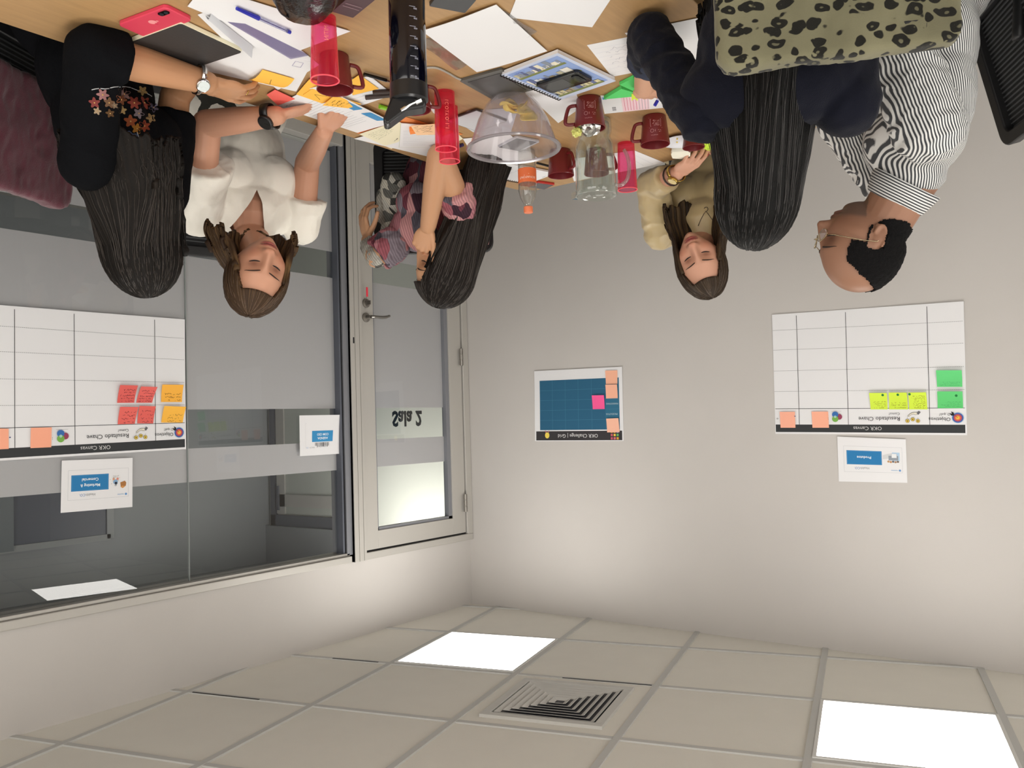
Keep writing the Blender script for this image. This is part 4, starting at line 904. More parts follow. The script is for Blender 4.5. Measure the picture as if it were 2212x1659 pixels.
bm = bmesh.new(); prism(bm, [(-.056, -.016), (-.075, 0), (-.056, .016), (-.054, 0)], .205, .226); fin(bm, 'lip', PIT, e, bev=.002)
# ---- plate
b3 = tp(1472, 299); e = empty('plate', (b3.x, b3.y, TZ + .0005), 0, 'small white disposable plate with crumbs behind the printed mug', 'plate')
bm = bmesh.new(); lathe(bm, [(0, 0), (.042, 0), (.050, .005), (.060, .010), (.064, .0105), (.060, .0115), (.050, .007), (.041, .002), (0, .002)], 40); fin(bm, 'body', mat('white_plastic', (230, 232, 240), .35), e, smooth='all')
for k, (x, y) in enumerate(((.02, .01), (-.025, .012), (.005, -.02))):
    bm = bmesh.new(); bmesh.ops.create_icosphere(bm, subdivisions=1, radius=.003); o = fin(bm, 'crumb', CR, None); o.location = (b3.x + x, b3.y + y, TZ + .0055)
    tag(o, ['yellow crumb on the white plate, nearest the cream note pad', 'yellow crumb on the white plate beside the printed mug', 'yellow crumb on the white plate, farthest from the other two'][k], 'crumb', 'crumbs on the plate')
# ---- pens, markers, cable
def pen(p0, p1, r, parts, label, z=.005, name='pen', cat='pen'):
    a, b = tp(*p0, z), tp(*p1, z); L = (b - a).length; d = (b - a).normalized()
    x = d; y = UP.cross(x).normalized(); zz = x.cross(y)
    e = bpy.data.objects.new(name, None); COL.objects.link(e); M = Matrix.Identity(4)
    for i in range(3): M[i][0] = x[i]; M[i][1] = y[i]; M[i][2] = zz[i]; M[i][3] = a[i]
    e.matrix_world = M; tag(e, label, cat)
    for nm, t0, t1, r0, r1, m in parts:
        bm = bmesh.new(); lathe(bm, [(0, t0 * L), (r * r0, t0 * L), (r * r1, t1 * L), (0, t1 * L)], 14, Matrix.Rotation(math.pi / 2, 4, 'Y')); fin(bm, nm, m, e, smooth=True)
    return e
BLU = mat('pen_blue', (34, 40, 168), .35)
pen((511, 18), (627, 70), .0045, [('cap', 0, .40, .8, 1.1, BLU), ('barrel', .40, .94, .85, .85, clear('pen_barrel', (235, 236, 250), diffuse=.25, dcol=(220, 222, 245), rim=.4)), ('plug', .94, 1, .9, .9, BLU), ('refill', .42, .94, .3, .3, mat('ink_tube', (60, 60, 120), .5))], 'blue capped ballpoint pen on the white sheet', z=.010)
pen((786, 160), (850, 178), .0045, [('barrel', 0, .75, .9, 1.0, mat('black_chrome', (40, 40, 40), .15, .8)), ('tip', .75, 1, 1, .4, mat('chrome', (210, 210, 210), .12, 1))], 'shiny black and silver pen beside the mug handle', z=.007)
pen((790, 211), (850, 205), .006, [('barrel', 0, 1, 1, 1, mat('dark_brown_pencil', (44, 24, 18), .4))], 'thick dark brown marker nearest the printed document', z=.009, cat='marker', name='marker')
pen((806, 200), (852, 197), .006, [('barrel', 0, 1, 1, 1, mat('dark_brown_pencil', (44, 24, 18), .4))], 'dark brown marker half hidden by the tall bottle', z=.009, cat='marker', name='marker')
pen((820, 230), (856, 240), .006, [('barrel', 0, .6, 1, 1, mat('green_marker', (130, 200, 40), .4)), ('cap', .6, 1, 1.1, 1.1, mat('dark_green', (30, 130, 60), .4))], 'green highlighter by the bottle lid', z=.007, cat='marker', name='highlighter')
pen((1160, 352), (1222, 368), .004, [('barrel', 0, .8, 1, 1, mat('black_gloss_case', (20, 21, 23), .15)), ('tip', .8, 1, 1, .3, BLU)], 'black and blue pen lying by the plain maroon mug', z=.012)
pen((975, 322), (1000, 313), .005, [('barrel', 0, 1, 1, 1, mat('purple_marker', (46, 30, 78), .4))], 'dark purple marker beside the tall pink tumblers', z=.006, cat='marker', name='marker')
bm = bmesh.new(); tube(bm, spline([tp(905, 148, .003), tp(940, 146, .003), tp(965, 156, .003), tp(990, 170, .003), tp(1014, 176, .003)], 6), .0028, 8); tag(fin(bm, 'cable', mat('grey_cable', (168, 164, 156), .5), smooth='all'), 'pale grey cable curving from the dark bottle to the grey folder', 'cable')
# ================= PEOPLE =================
def ss(a, b, x):
    t = np.clip((x - a) / (b - a), 0, 1); return t * t * (3 - 2 * t)
class Blob:
    def __init__(s): s.bm = bmesh.new()
    def ell(s, c, r, M=None, n=3):
        m = (M.to_4x4() if M is not None else Matrix.Identity(4)); T = Matrix.Translation(Vector(c)) @ m @ Matrix.Diagonal((*r, 1))
        bmesh.ops.create_icosphere(s.bm, subdivisions=n, radius=1, matrix=T); return s
    def cap(s, p0, p1, r0, r1, flat=1.0, ax=None, ends=(True, True), n=20):
        """tapered limb; flat squeezes the section along ax"""
        p0, p1 = Vector(p0), Vector(p1); t = (p1 - p0).normalized()
        a = Vector(ax) if ax is not None else frame_of(t)[0]
        a = (a - t * a.dot(t)).normalized(); b = t.cross(a)
        R3 = Matrix((a, b, t)).transposed()
        m = 5; rings = []
        prof = []
        if ends[0]: prof += [(p0 - t * r0 * math.cos(q) , r0 * math.sin(q)) for q in (.3, .7, 1.1)]
        prof += [(p0 + (p1 - p0) * (k / m), r0 + (r1 - r0) * k / m) for k in range(m + 1)]
        if ends[1]: prof += [(p1 + t * r1 * math.cos(q), r1 * math.sin(q)) for q in (1.1, .7, .3)]
        for c, r in prof: rings.append([s.bm.verts.new(c + (a * math.cos(6.28318 * i / n) * flat + b * math.sin(6.28318 * i / n)) * r) for i in range(n)])
        for u, v in zip(rings, rings[1:]):
            for i in range(n): s.bm.faces.new((u[i], u[(i + 1) % n], v[(i + 1) % n], v[i]))
        s.bm.faces.new(rings[0][::-1]); s.bm.faces.new(rings[-1]); return s
    def chain(s, pts, rs, **k):
        for i in range(len(pts) - 1): s.cap(pts[i], pts[i + 1], rs[i], rs[i + 1], **k)
        return s
    def fuse(s, vox, smooth=2, fac=.5):
        me = bpy.data.meshes.new('tmp'); bmesh.ops.recalc_face_normals(s.bm, faces=s.bm.faces); s.bm.to_mesh(me); s.bm.free()
        o = bpy.data.objects.new('tmp', me); COL.objects.link(o)
        r = o.modifiers.new('r', 'REMESH'); r.mode = 'VOXEL'; r.voxel_size = vox
        if smooth: q = o.modifiers.new('s', 'SMOOTH'); q.iterations = smooth; q.factor = fac
        out = bpy.data.meshes.new_from_object(o.evaluated_get(bpy.context.evaluated_depsgraph_get()))
        bpy.data.objects.remove(o); bpy.data.meshes.remove(me); return out
def coords(me):
    a = np.empty(len(me.vertices) * 3, np.float32); me.vertices.foreach_get('co', a); return a.reshape(-1, 3).astype(float)
def setco(me, P): me.vertices.foreach_set('co', P.astype(np.float32).ravel()); me.update()
def vnorm(me):
    a = np.empty(len(me.vertices) * 3, np.float32); me.vertices.foreach_get('normal', a); return a.reshape(-1, 3).astype(float)
def vcol(me, C, name='Col'):
    at_ = me.attributes.new(name, 'FLOAT_COLOR', 'POINT'); A = np.ones((len(C), 4), np.float32); A[:, :3] = C; at_.data.foreach_set('color', A.ravel())
def wrinkle(me, amp, sc=(12, 12, 12), seed=0, ridge=True):
    P, N = coords(me), vnorm(me); D = np.empty(len(P)); o = Vector((seed * 3.1, seed * 1.7, 0))
    for i, p in enumerate(P):
        q = Vector((p[0] * sc[0], p[1] * sc[1], p[2] * sc[2])) + o; v = noise.noise(q) + .5 * noise.noise(q * 2.1)
        D[i] = (1 - 2 * abs(v)) if ridge else v
    setco(me, P + N * (D * amp)[:, None])
def place(root, name, me, m, label=None, smooth=True):
    me.transform(Matrix.Translation(-root.location)); 
    if smooth: me.polygons.foreach_set('use_smooth', [True] * len(me.polygons))
    me.materials.clear(); o = link(name, me, root, m, label); return o
def place_bm(root, name, bm, m, label=None, parent=None, smooth=True):
    bmesh.ops.recalc_face_normals(bm, faces=bm.faces); me = bpy.data.meshes.new(name); bm.to_mesh(me); bm.free()
    me.transform(Matrix.Translation(-root.location))
    if smooth: me.polygons.foreach_set('use_smooth', [True] * len(me.polygons))
    return link(name, me, parent or root, m, label)
def headM(c, fwd, pitch=0, roll=0):
    y = Vector((fwd[0], fwd[1], 0)).normalized(); z = Vector((0, 0, 1)); x = y.cross(z)
    R = Matrix((x, y, z)).transposed()
    R = R @ Matrix.Rotation(math.radians(roll), 3, 'Y') @ Matrix.Rotation(math.radians(-pitch), 3, 'X')
    return Matrix.Translation(Vector(c)) @ R.to_4x4()
def gs(x, s): return np.exp(-(x / s) ** 2)
def head_mesh(bm, M, male=False, nose=1.0, detail=True):
    nu, nv = (150, 110) if detail else (60, 44)
    u = np.linspace(-np.pi, np.pi, nu, endpoint=False); v = np.linspace(-np.pi / 2, np.pi / 2, nv + 2)[1:-1]
    U, V = np.meshgrid(u, v); dx, dy, dz = np.sin(U) * np.cos(V), np.cos(U) * np.cos(V), np.sin(V)
    x, y, z = dx * .076, dy * .096, dz * .113 + .002
    fr = ss(-.1, .35, dy)                                  # 1 on the face side
    low = ss(-.010, -.105, z)
    x = x * (1 - (.40 if not male else .30) * low * (.55 + .45 * fr)); y = np.where(y > 0, y * (1 - .10 * low), y * (1 - .62 * low))
    y = y + .010 * low * fr
    x = x * (1 + .03 * gs(z + .020, .022) * fr)            # cheekbones
    d = np.zeros_like(x)
    ax = np.abs(x)
    d += .0035 * gs(z - .036, .010) * gs(ax - .026, .022)                           # brow
    d -= .0135 * gs(ax - .030, .016) * gs(z - .010, .013)                          # sockets
    d += .0075 * gs(ax - .031, .0125) * gs(z - .009, .0085)                        # closed lids over the eyeballs
    d -= .0016 * gs(ax - .031, .013) * gs(z - .0005, .0022)                         # lid line
    t = np.clip((.026 - z) / .056, 0, 1); prof = np.where(z > -.036, .003 + .019 * t ** 1.3, .022 * np.exp(-((z + .036) / .0065) ** 2))
    wd = .0075 + .0070 * t ** 2; on_ = ss(.034, .018, z) 
    d += nose * prof * on_ * np.exp(-(ax / wd) ** 2.4)
    d += .0075 * gs(ax - .0125, .006) * gs(z + .031, .0075)                        # nostril wings
    d -= .0030 * gs(ax - .007, .003) * gs(z + .0415, .0025)
    d += .0030 * gs(ax - .038, .018) * gs(z + .028, .020)                           # cheeks
    d -= .0022 * gs(ax - .024, .005) * gs(z + .045, .014)                           # fold beside the mouth
    lw = .023
    d += .0078 * gs(z + .0565, .0050) * gs(ax, lw * .85); d += .0088 * gs(z + .0680, .0055) * gs(ax, lw * .72)
    d -= .0056 * gs(z + .0622, .0022) * gs(ax, lw)
    d -= .0030 * gs(z + .0785, .005) * gs(ax, .02); d += .0055 * gs(z + .095, .011) * gs(ax, .018)
    d *= fr
    r = np.sqrt(x * x + y * y + 1e-9)
    y = y + d
    P = np.stack([x, y, z], -1).reshape(-1, 3)
    vs = [bm.verts.new(M @ Vector(p)) for p in P]
    for j in range(nv - 1):
        for i in range(nu):
            a, b = j * nu + i, j * nu + (i + 1) % nu; bm.faces.new((vs[a], vs[b], vs[b + nu], vs[a + nu]))
    bm.faces.new([vs[i] for i in range(nu)][::-1]); bm.faces.new([vs[(nv - 1) * nu + i] for i in range(nu)])
    return vs
def ears(B, M, k=1.0):
    for s_ in (-1, 1):
        c = Vector((s_ * .0755, -.012, -.004)); R = (M.to_3x3() @ Matrix.Rotation(s_ * .35, 3, 'Z') @ Matrix.Rotation(-.25, 3, 'X'))
        B.ell(M @ c, (.0055, .015 * k, .026 * k), R, 2)
        pts = [M @ (c + Vector((s_ * .006, .012 * math.sin(t) * k - .004, .027 * math.cos(t) * k + .001))) for t in [(-.9 - k2 * .42) for k2 in range(9)]]
        B.chain(pts, [.0042] * 9, n=8)
        B.ell(M @ (c + Vector((0, .006, -.024 * k))), (.0055, .006, .0075), R, 2)
def skin_color(P, M, base, lips=(178, 92, 88), beard=0, cheeks=.25, seed=0):
    Mi = np.array(M.inverted()); Q = P @ Mi[:3, :3].T + Mi[:3, 3]
    C = np.tile(np.array(lin(base)), (len(P), 1)); x, y, z = Q[:, 0], Q[:, 1], Q[:, 2]; ax = np.abs(x)
    inh = (np.abs(z) < .125) & (y > .02) & (ax < .09)
    def mixin(w, col):
        w = (w * inh)[:, None]; C[:] = C * (1 - w) + np.array(lin(col)) * w
    b = np.array(base)
    mixin(cheeks * gs(ax - .042, .018) * gs(z + .028, .022), tuple(np.clip(b * [1.05, .80, .76], 0, 255)))
    mixin(cheeks * .8 * gs(ax, .014) * gs(z + .030, .012), tuple(np.clip(b * [1.05, .82, .78], 0, 255)))
    mixin(.85 * gs(ax - .031, .017) * gs(z - .009, .010), tuple(b * [.62, .52, .47])); mixin(.35 * gs(ax - .013, .006) * gs(z - .004, .022), tuple(b * [.74, .66, .60]))
    if beard:
        mixin(beard * ss(-.045, -.062, z) * ss(-.01, .02, y), (96, 78, 68)); mixin(beard * gs(z + .050, .006) * gs(ax, .024), (84, 66, 58))
    lw = .0235; arch = .0035 * gs(ax, .006)
    up = (1 - ss(.0040, .0058, np.abs(z + .0575 + arch * .4) + .0030 * (ax / lw) ** 2)) * (ax < lw); lo = (1 - ss(.0050, .0070, np.abs(z + .0672) + .0050 * (ax / lw) ** 2)) * (ax < lw)
    mixin(np.maximum(up, lo) * .9, lips); mixin(gs(z + .0622, .0013) * (ax < .024) * .85, tuple(np.array(lips) * .45))
    mixin(gs(ax - .0075, .0034) * gs(z + .041, .0022) * .9, (60, 32, 26))
    mixin(gs(ax - .014, .0018) * gs(z + .036, .006) * .35, tuple(b * .6))
    return C
SKIN = mat('skin', rough=.48, attr='Col', spec=.35, bump=.04, bscale=700)
SKIN.node_tree.nodes['Principled BSDF'].inputs['Subsurface Weight'].default_value = .06
SKIN.node_tree.nodes['Principled BSDF'].inputs['Subsurface Radius'].default_value = (.012, .005, .003)
def hand(B, w, fdir, back, side, curls=((.25, .3, .2),) * 4, thumb=(.55, .8, -.25), tcurl=.25, s=.93, spread=.06):
    y = Vector(fdir).normalized(); z = Vector(back); z = (z - y * z.dot(y)).normalized(); T = y.cross(z) * (-1 if side == 'R' else 1)
    w = Vector(w)
    B.ell(w + y * .050 * s, (.037 * s, .046 * s, .0125 * s), Matrix((T, y, z)).transposed(), 3)
    K = [(.0275, .086, (.038, .024, .019), .0085), (.0095, .090, (.043, .027, .020), .0088), (-.0085, .086, (.039, .025, .019), .0083), (-.0255, .078, (.030, .019, .017), .0075)]
    tips = []
    for k, (tx, ky, seg, r) in enumerate(K):
        p = w + y * ky * s + T * tx * s; B.cap(w + y * .012 + T * tx * .5 * s, p, .0125 * s, r * 1.12 * s, n=10)
        a = 0; d0 = (y + T * spread * (1.5 - k)).normalized()
        for L_, c_ in zip(seg, curls[k]):
            a += c_; d = d0 * math.cos(a) - z * math.sin(a); q = p + d * L_ * s
            B.cap(p, q, r * s, r * .90 * s, n=10); p = q; r *= .93
        tips.append((p, d, r * s))
    p = w + y * .022 * s + T * .022 * s; d = (y * thumb[0] + T * thumb[1] + z * thumb[2]).normalized(); r = .0125
    B.cap(w + y * .01, p, .013 * s, .013 * s, n=10)
    for L_ in (.040, .031, .025):
        q = p + d * L_ * s; B.cap(p, q, r * s, r * .88 * s, n=10); p = q; r *= .86
        d = (d + (y - T) * tcurl * .6).normalized()
    tips.append((p, d, r * s)); return tips
def nails(root, body, tips, back, col, n=5, label=None):
    for (p, d, r) in tips[:n]:
        bm = bmesh.new(); z = Vector(back); z = (z - d * z.dot(d)).normalized(); x = d.cross(z)
        M = Matrix.Translation(p + z * r * .62 + d * r * .25) @ Matrix((x, d, z)).transposed().to_4x4() @ Matrix.Diagonal((r * .72, r * 1.0, r * .42, 1))
        bmesh.ops.create_icosphere(bm, subdivisions=2, radius=1, matrix=M); place_bm(root, 'fingernail', bm, mat('nail_' + col, col, .2), label)
def brows_lashes(root, me, M, col=(48, 34, 28), lash=(30, 22, 20), brow_w=.0033, arch=.005):
    bm = bmesh.new(); bm.from_mesh(me); bv = BVHTree.FromBMesh(bm); bm.free(); Y = (M.to_3x3() @ Vector((0, 1, 0)))
    def snap(x, z, off):
        o = M @ Vector((x, .20, z)); h = bv.ray_cast(o, -Y); return (h[0] + Y * off) if h[0] is not None else M @ Vector((x, .09, z))
    for s_ in (-1, 1):
        b = bmesh.new(); pts = [snap(s_ * (.012 + .038 * t), .028 + arch * math.sin(math.pi * min(1, t * 1.15) * .72), -.0004) for t in [k / 9 for k in range(10)]]
        tube(b, pts, [brow_w * q for q in (.6, 1, 1.1, 1.1, 1.05, .95, .85, .7, .5, .25)], 6, flat=.6)
        place_bm(root, 'eyebrow', b, mat('brow_hair', col, .8, bump=.6, bscale=900))
        b = bmesh.new(); pts = [snap(s_ * (.018 + .026 * t), .0012 - .0022 * math.sin(math.pi * t) + .003 * t, .0002) for t in [k / 7 for k in range(8)]]
        tube(b, pts, [.0009, .0016, .0020, .0022, .0022, .0020, .0016, .0009], 6)
        place_bm(root, 'eyelash', b, mat('lash_hair', lash, .7))
def hair_sheet(root, M, yaw, cap_r, cap_c, guides, col, col2, name='hair', az_open=118, hairline=50, base=96, nseg=44, nu=420, seed=1, wave=.0, tilt_part=0, groove=.0024, thick=.010, hl=.5, label=None):
    """long hair: a grooved sheet that covers the skull and falls along guide offsets, one per azimuth (0 = back of head)"""
    YR = Matrix.Rotation(yaw, 3, 'Z')
    gz = [g[0] for g in guides]; gp = [g[1] for g in guides]; r = random.Random(seed)
    ph = [r.uniform(0, 6.28) for _ in range(8)]
    V = []; C = []; ucount = nu
    for i in range(nu):
        az = -180 + 360 * i / nu; a = abs(az)
        th_max = base if a < az_open else base + (hairline - base) * min(1, (a - az_open) / 16)
        fall = 1 if a < az_open else max(0, 1 - (a - az_open) / 6)
        # interpolate guides
        k = 0
        while k < len(gz) - 2 and az > gz[k + 1]: k += 1
        t = min(1, max(0, (az - gz[k]) / (gz[k + 1] - gz[k]))); t = t * t * (3 - 2 * t)
        G = [gp[k][j].lerp(gp[k + 1][j], t) for j in range(len(gp[k]))]
        ncap = 16; pts = []
        for j in range(ncap + 1):
            th = math.radians(1 + (th_max - 1) * j / ncap); ar = math.radians(az)
            d = Vector((math.sin(ar) * math.sin(th), -math.cos(ar) * math.sin(th), math.cos(th)))
            pts.append(M @ (Vector(cap_c) + Vector((d.x * cap_r[0], d.y * cap_r[1], d.z * cap_r[2]))))
        q = pts[-1]; fp = [q] + [q.lerp(M.translation + YR @ g, 1) if fall > .99 else q.lerp(M.translation + YR @ g, fall) for g in G]
        fs = spline(fp, 8) if fall > 0 else [q] * (8 * len(G) + 1)
        nf = nseg - ncap; Lf = 1 - .14 * abs(math.sin(az * .043 + ph[6])) - .09 * abs(math.sin(az * .21 + ph[7])) - .04 * r.random()
        for j in range(nf):
            q_ = (j + 1) / nf * (len(fs) - 1) * (Lf if fall > .5 else 1); i0 = int(q_); pts.append(fs[i0].lerp(fs[min(i0 + 1, len(fs) - 1)], q_ - i0))
        w1 = .7 * math.sin(az * .21 + ph[0]) + .5 * math.sin(az * .67 + ph[1]) + .35 * math.sin(az * 1.9 + ph[2]) + r.uniform(-.5, .5); w1 *= (1 if fall > .5 else .15)
        cc = .5 + .5 * math.sin(az * 1.3 + ph[3]) * math.sin(az * .31 + ph[4]); cf = r.random()
        axis_c = M.translation
        for j, p in enumerate(pts):
            if fall <= 0 and j > ncap: V.append(V[-1]); C.append(C[-1]); continue
            c = Vector((M.translation.x, M.translation.y, p.z)) if j > ncap else M @ Vector(cap_c)
            n = (p - c); n.normalize(); tt = j / nseg
            V.append(p + n * (groove * w1 * (.35 + .65 * tt) + wave * math.sin(tt * 16 + az * .05 + ph[5]) * tt))
            m_ = hl * max(0, cc * .6 + cf * .4 - .35) * (.35 + .65 * ss(.1, .7, tt)); C.append([lin(col)[e] * (1 - m_) + lin(col2)[e] * m_ for e in range(3)])
    bm = bmesh.new(); vs = [bm.verts.new(p) for p in V]; W = nseg + 1
    for i in range(nu):
        i2 = (i + 1) % nu
        for j in range(nseg):
            q = (vs[i * W + j], vs[i2 * W + j], vs[i2 * W + j + 1], vs[i * W + j + 1])
            if (q[0].co - q[3].co).length < 1e-6 and (q[1].co - q[2].co).length < 1e-6: continue
            try: bm.faces.new(q)
            except ValueError: pass
    lone = [v for v in bm.verts if not v.link_faces]
    me = bpy.data.meshes.new(name); bmesh.ops.recalc_face_normals(bm, faces=bm.faces); bm.to_mesh(me); bm.free()
    vcol(me, np.array(C)); o = place(root, name, me, HAIRM, label)
    md = o.modifiers.new('t', 'SOLIDIFY'); md.thickness = thick; md.offset = -1
    return o, V, W
HAIRM = mat('hair', rough=.5, attr='Col', spec=.14, bump=.3, bscale=420)
def strands(root, o, V, W, n, col, seed=3, rad=.0011, off=.003, j0=12, spread=.006, parent=None):
    r = random.Random(seed); bm = bmesh.new(); nu = len(V) // W
    for k in range(n):
        i = r.randrange(nu); s0 = r.randrange(0, j0); e0 = r.randrange(W - 12, W)
        pts = []
        for j in range(s0, e0, 3):
            p = V[i * W + j]; tt = (j - s0) / max(1, e0 - s0); q = V[((i + 2) % nu) * W + j]
            if (p - q).length < 1e-6: continue
            pts.append(p + (q - p).normalized() * r.uniform(-1, 1) * spread * tt + Vector((r.uniform(-1, 1), r.uniform(-1, 1), 0)) * off * tt)
        pts = [p for m_, p in enumerate(pts) if m_ == 0 or (p - pts[m_ - 1]).length > .003]
        if len(pts) > 3: tube(bm, pts, [rad * (1 - .7 * m_ / len(pts)) for m_ in range(len(pts))], 4, cap=False)
    s = place_bm(root, 'loose_strands', bm, mat('strand_%02x%02x%02x' % col, col, .4), parent=o); s['kind'] = 'stuff'; return s
def person(x, y, label): return empty('person', (x, y, 0), None, label, 'person')
def legs(root, hip, fwd, col, knee=.42, spread=.10, name='trousers', rug=0, z=.53, foot=.10):
    f = Vector((fwd[0], fwd[1], 0)).normalized(); rt = Vector((f.y, -f.x, 0)); B = Blob(); sh = Blob(); hip = Vector(hip)
    B.ell(hip + Vector((0, 0, .02)), (.17, .13, .11), Matrix((rt, f, Vector((0, 0, 1)))).transposed())
    for s_ in (-1, 1):
        a = hip + rt * s_ * .085; k_ = hip + f * knee + rt * s_ * spread; k_.z = z - .03; a.z = z; an = k_ + f * (foot - .12) ; an.z = .11
        B.cap(a, k_, .080, .058).cap(k_, an, .056, .042)
    me = B.fuse(.012, 3); place(root, name, me, mat('cloth_' + '%02x%02x%02x' % col, col, .8, bump=.2, bscale=200))
    for s_ in (-1, 1):
        sh = Blob(); an = hip + f * (knee + foot - .12) + rt * s_ * spread; an.z = .045
        sh.cap(an + f * -.03, an + f * .14, .040, .034, flat=1).ell(an + Vector((0, 0, .04)), (.036, .045, .035))
        me = sh.fuse(.008, 2); P = coords(me); P[:, 2] = np.maximum(P[:, 2], .002); setco(me, P); place(root, 'shoe', me, mat('dark_shoe', (30, 28, 28), .4))
def cut_V(me, apex, top_a, top_b, fwd):
    """open a V neckline: the cloth between two planes through the apex is removed on the front side"""
    bm = bmesh.new(); bm.from_mesh(me); f = Vector(fwd).normalized(); apex, ta, tb = Vector(apex), Vector(top_a), Vector(top_b)
    n1 = (ta - apex).cross(f).normalized(); n2 = (tb - apex).cross(f).normalized(); mid = (ta + tb) / 2
    if n1.dot(mid - apex) < 0: n1 = -n1
    if n2.dot(mid - apex) < 0: n2 = -n2
    for n_ in (n1, n2): bmesh.ops.bisect_plane(bm, geom=bm.verts[:] + bm.edges[:] + bm.faces[:], plane_co=apex, plane_no=n_, dist=1e-5)
    kill = [fc for fc in bm.faces if (fc.calc_center_median() - apex).dot(n1) > 0 and (fc.calc_center_median() - apex).dot(n2) > 0 and (fc.calc_center_median() - apex).dot(f) > -.125]
    bmesh.ops.delete(bm, geom=kill, context='FACES'); bm.to_mesh(me); bm.free(); return me
def wristwatch(root, w, axis, up, face, strap, r=.030, fr=.019, label='wristwatch', flatt=.82, th=.0035, wd=.011, numerals=False):
    """strap ring round the wrist with a round case on top"""
    t = Vector(axis).normalized(); z = Vector(up); z = (z - t * z.dot(t)).normalized(); x = t.cross(z); M = Matrix.Translation(Vector(w)) @ Matrix((x, z, t)).transposed().to_4x4()
    bm = bmesh.new(); n = 36
    lathe(bm, [(r, -wd * .5), (r + th, -wd * .45), (r + th, wd * .45), (r, wd * .5)], n, closed=True); bmesh.ops.scale(bm, vec=(1.12, flatt, 1), verts=bm.verts); bmesh.ops.transform(bm, matrix=M, verts=bm.verts)
    s = place_bm(root, 'watch_strap', bm, strap, label + ' strap')
    Mc = Matrix.Translation(Vector(w) + z * (r + th * .3) * flatt) @ Matrix((t, x, z)).transposed().to_4x4()
    bm = bmesh.new(); lathe(bm, [(0, 0), (fr, 0), (fr, .006), (fr * .88, .0085), (0, .0085)], 32, Mc); c = place_bm(root, 'watch_case', bm, strap, label, parent=s)
    bm = bmesh.new(); lathe(bm, [(0, .0086), (fr * .8, .0086), (fr * .8, .009), (0, .009)], 28, Mc)
    for a, L_ in ((.5, .6), (2.4, .42)): box(bm, (0, -.0006, .009), (fr * L_, .0006, .0095), Mc @ Matrix.Rotation(a, 4, 'Z'))
    place_bm(root, 'watch_dial', bm, face, parent=s, smooth=False)
V3 = Vector
def R(v, f): # local (right, forward, up) to world offset
    f = V3((f[0], f[1], 0)).normalized(); return V3((f.y, -f.x, 0)) * v[0] + f * v[1] + V3((0, 0, v[2]))
def torso(B, hip, c, fwd, rw=.155, d=.098, waist=.118, neck=None, bust=0, grow=0, bust_dz=-.12):
    """hip: seat centre, c: point between the shoulder joints"""
    hip, c = V3(hip), V3(c); f = V3((fwd[0], fwd[1], 0)).normalized(); rt = V3((f.y, -f.x, 0))
    ax = (c - hip).normalized(); fr = (f - ax * f.dot(ax)).normalized(); M = Matrix((rt, fr, ax)).transposed()
    L_ = (c - hip).length
    B.ell(hip, (.168 + grow, .125 + grow, .115 + grow), M); B.ell(hip + ax * L_ * .38, (waist + .022 + grow, .100 + grow, .16), M)
    B.ell(hip + ax * L_ * .68, (rw - .012 + grow, d + grow, .17), M); B.ell(c - ax * .055, (rw + .012 + grow, d - .012 + grow, .085 + grow), M)
    if bust:
        for s_ in (-1, 1): B.ell(c + M @ V3((s_ * .068, .060, bust_dz)), (.062 + grow, .055 * bust + grow, .060 + grow), M)
    return M
# ---------- woman in the white V-neck top, facing the camera side ----------
def skinpart(B, vox): return B.fuse(vox, 2, .45)
p2 = person(-1.17, -2.50, 'woman in white V-neck top with brown hair, looking down at papers')
f2 = (-.97, -.24); hip = (-1.10, -2.47, .56); c = V3((-1.24, -2.50, .955)); SK = (196, 146, 120)
M = headM(at(557, 593, X=-1.40), (-.91, -.42), 12, -15)
hc = M.translation
B = Blob(); head_mesh(B.bm, M); ears(B, M)
B.cap(M @ V3((0, -.022, -.060)), c + V3((.01, 0, .045)), .050, .054).cap(c + V3((.01, 0, .045)), c + V3((0, 0, -.02)), .056, .075)
torso(B, hip, c, f2, .150, .092, .112, bust=.85)
Ls, Rs = c + R((-.165, 0, .005), f2), c + R((.165, 0, -.005), f2)
Le, Lw = at(447, 268, X=-1.40), at(598, 250, Z=TZ + .040)
Re, Rw = at(664, 352, X=-1.36), at(700, 285, Z=TZ + .035)
B.chain([Ls, Le, Le.lerp(Lw, .45), Lw], [.046, .039, .036, .0255]); B.chain([Rs, Re, Re.lerp(Rw, .45), Rw], [.045, .038, .034, .0255])
up = V3((0, 0, 1))
t1 = hand(B, Lw, at(652, 238, Z=TZ + .014) - Lw, up, 'L', ((.2, .35, .25), (.25, .4, .3), (.3, .45, .3), (.3, .45, .3)))
t2 = hand(B, Rw, at(722, 258, Z=TZ + .012) - Rw, up, 'R', ((.15, .3, .2), (.2, .3, .2), (.2, .35, .2), (.25, .35, .2)), thumb=(.8, .5, -.3))
me = B.fuse(.003, 2, .45); vcol(me, skin_color(coords(me), M, SK, (164, 84, 82)))
brows_lashes(p2, me, M, (50, 34, 26)); place(p2, 'body', me, SKIN)
nails(p2, None, t2[:4], up, 'e8c4b4')
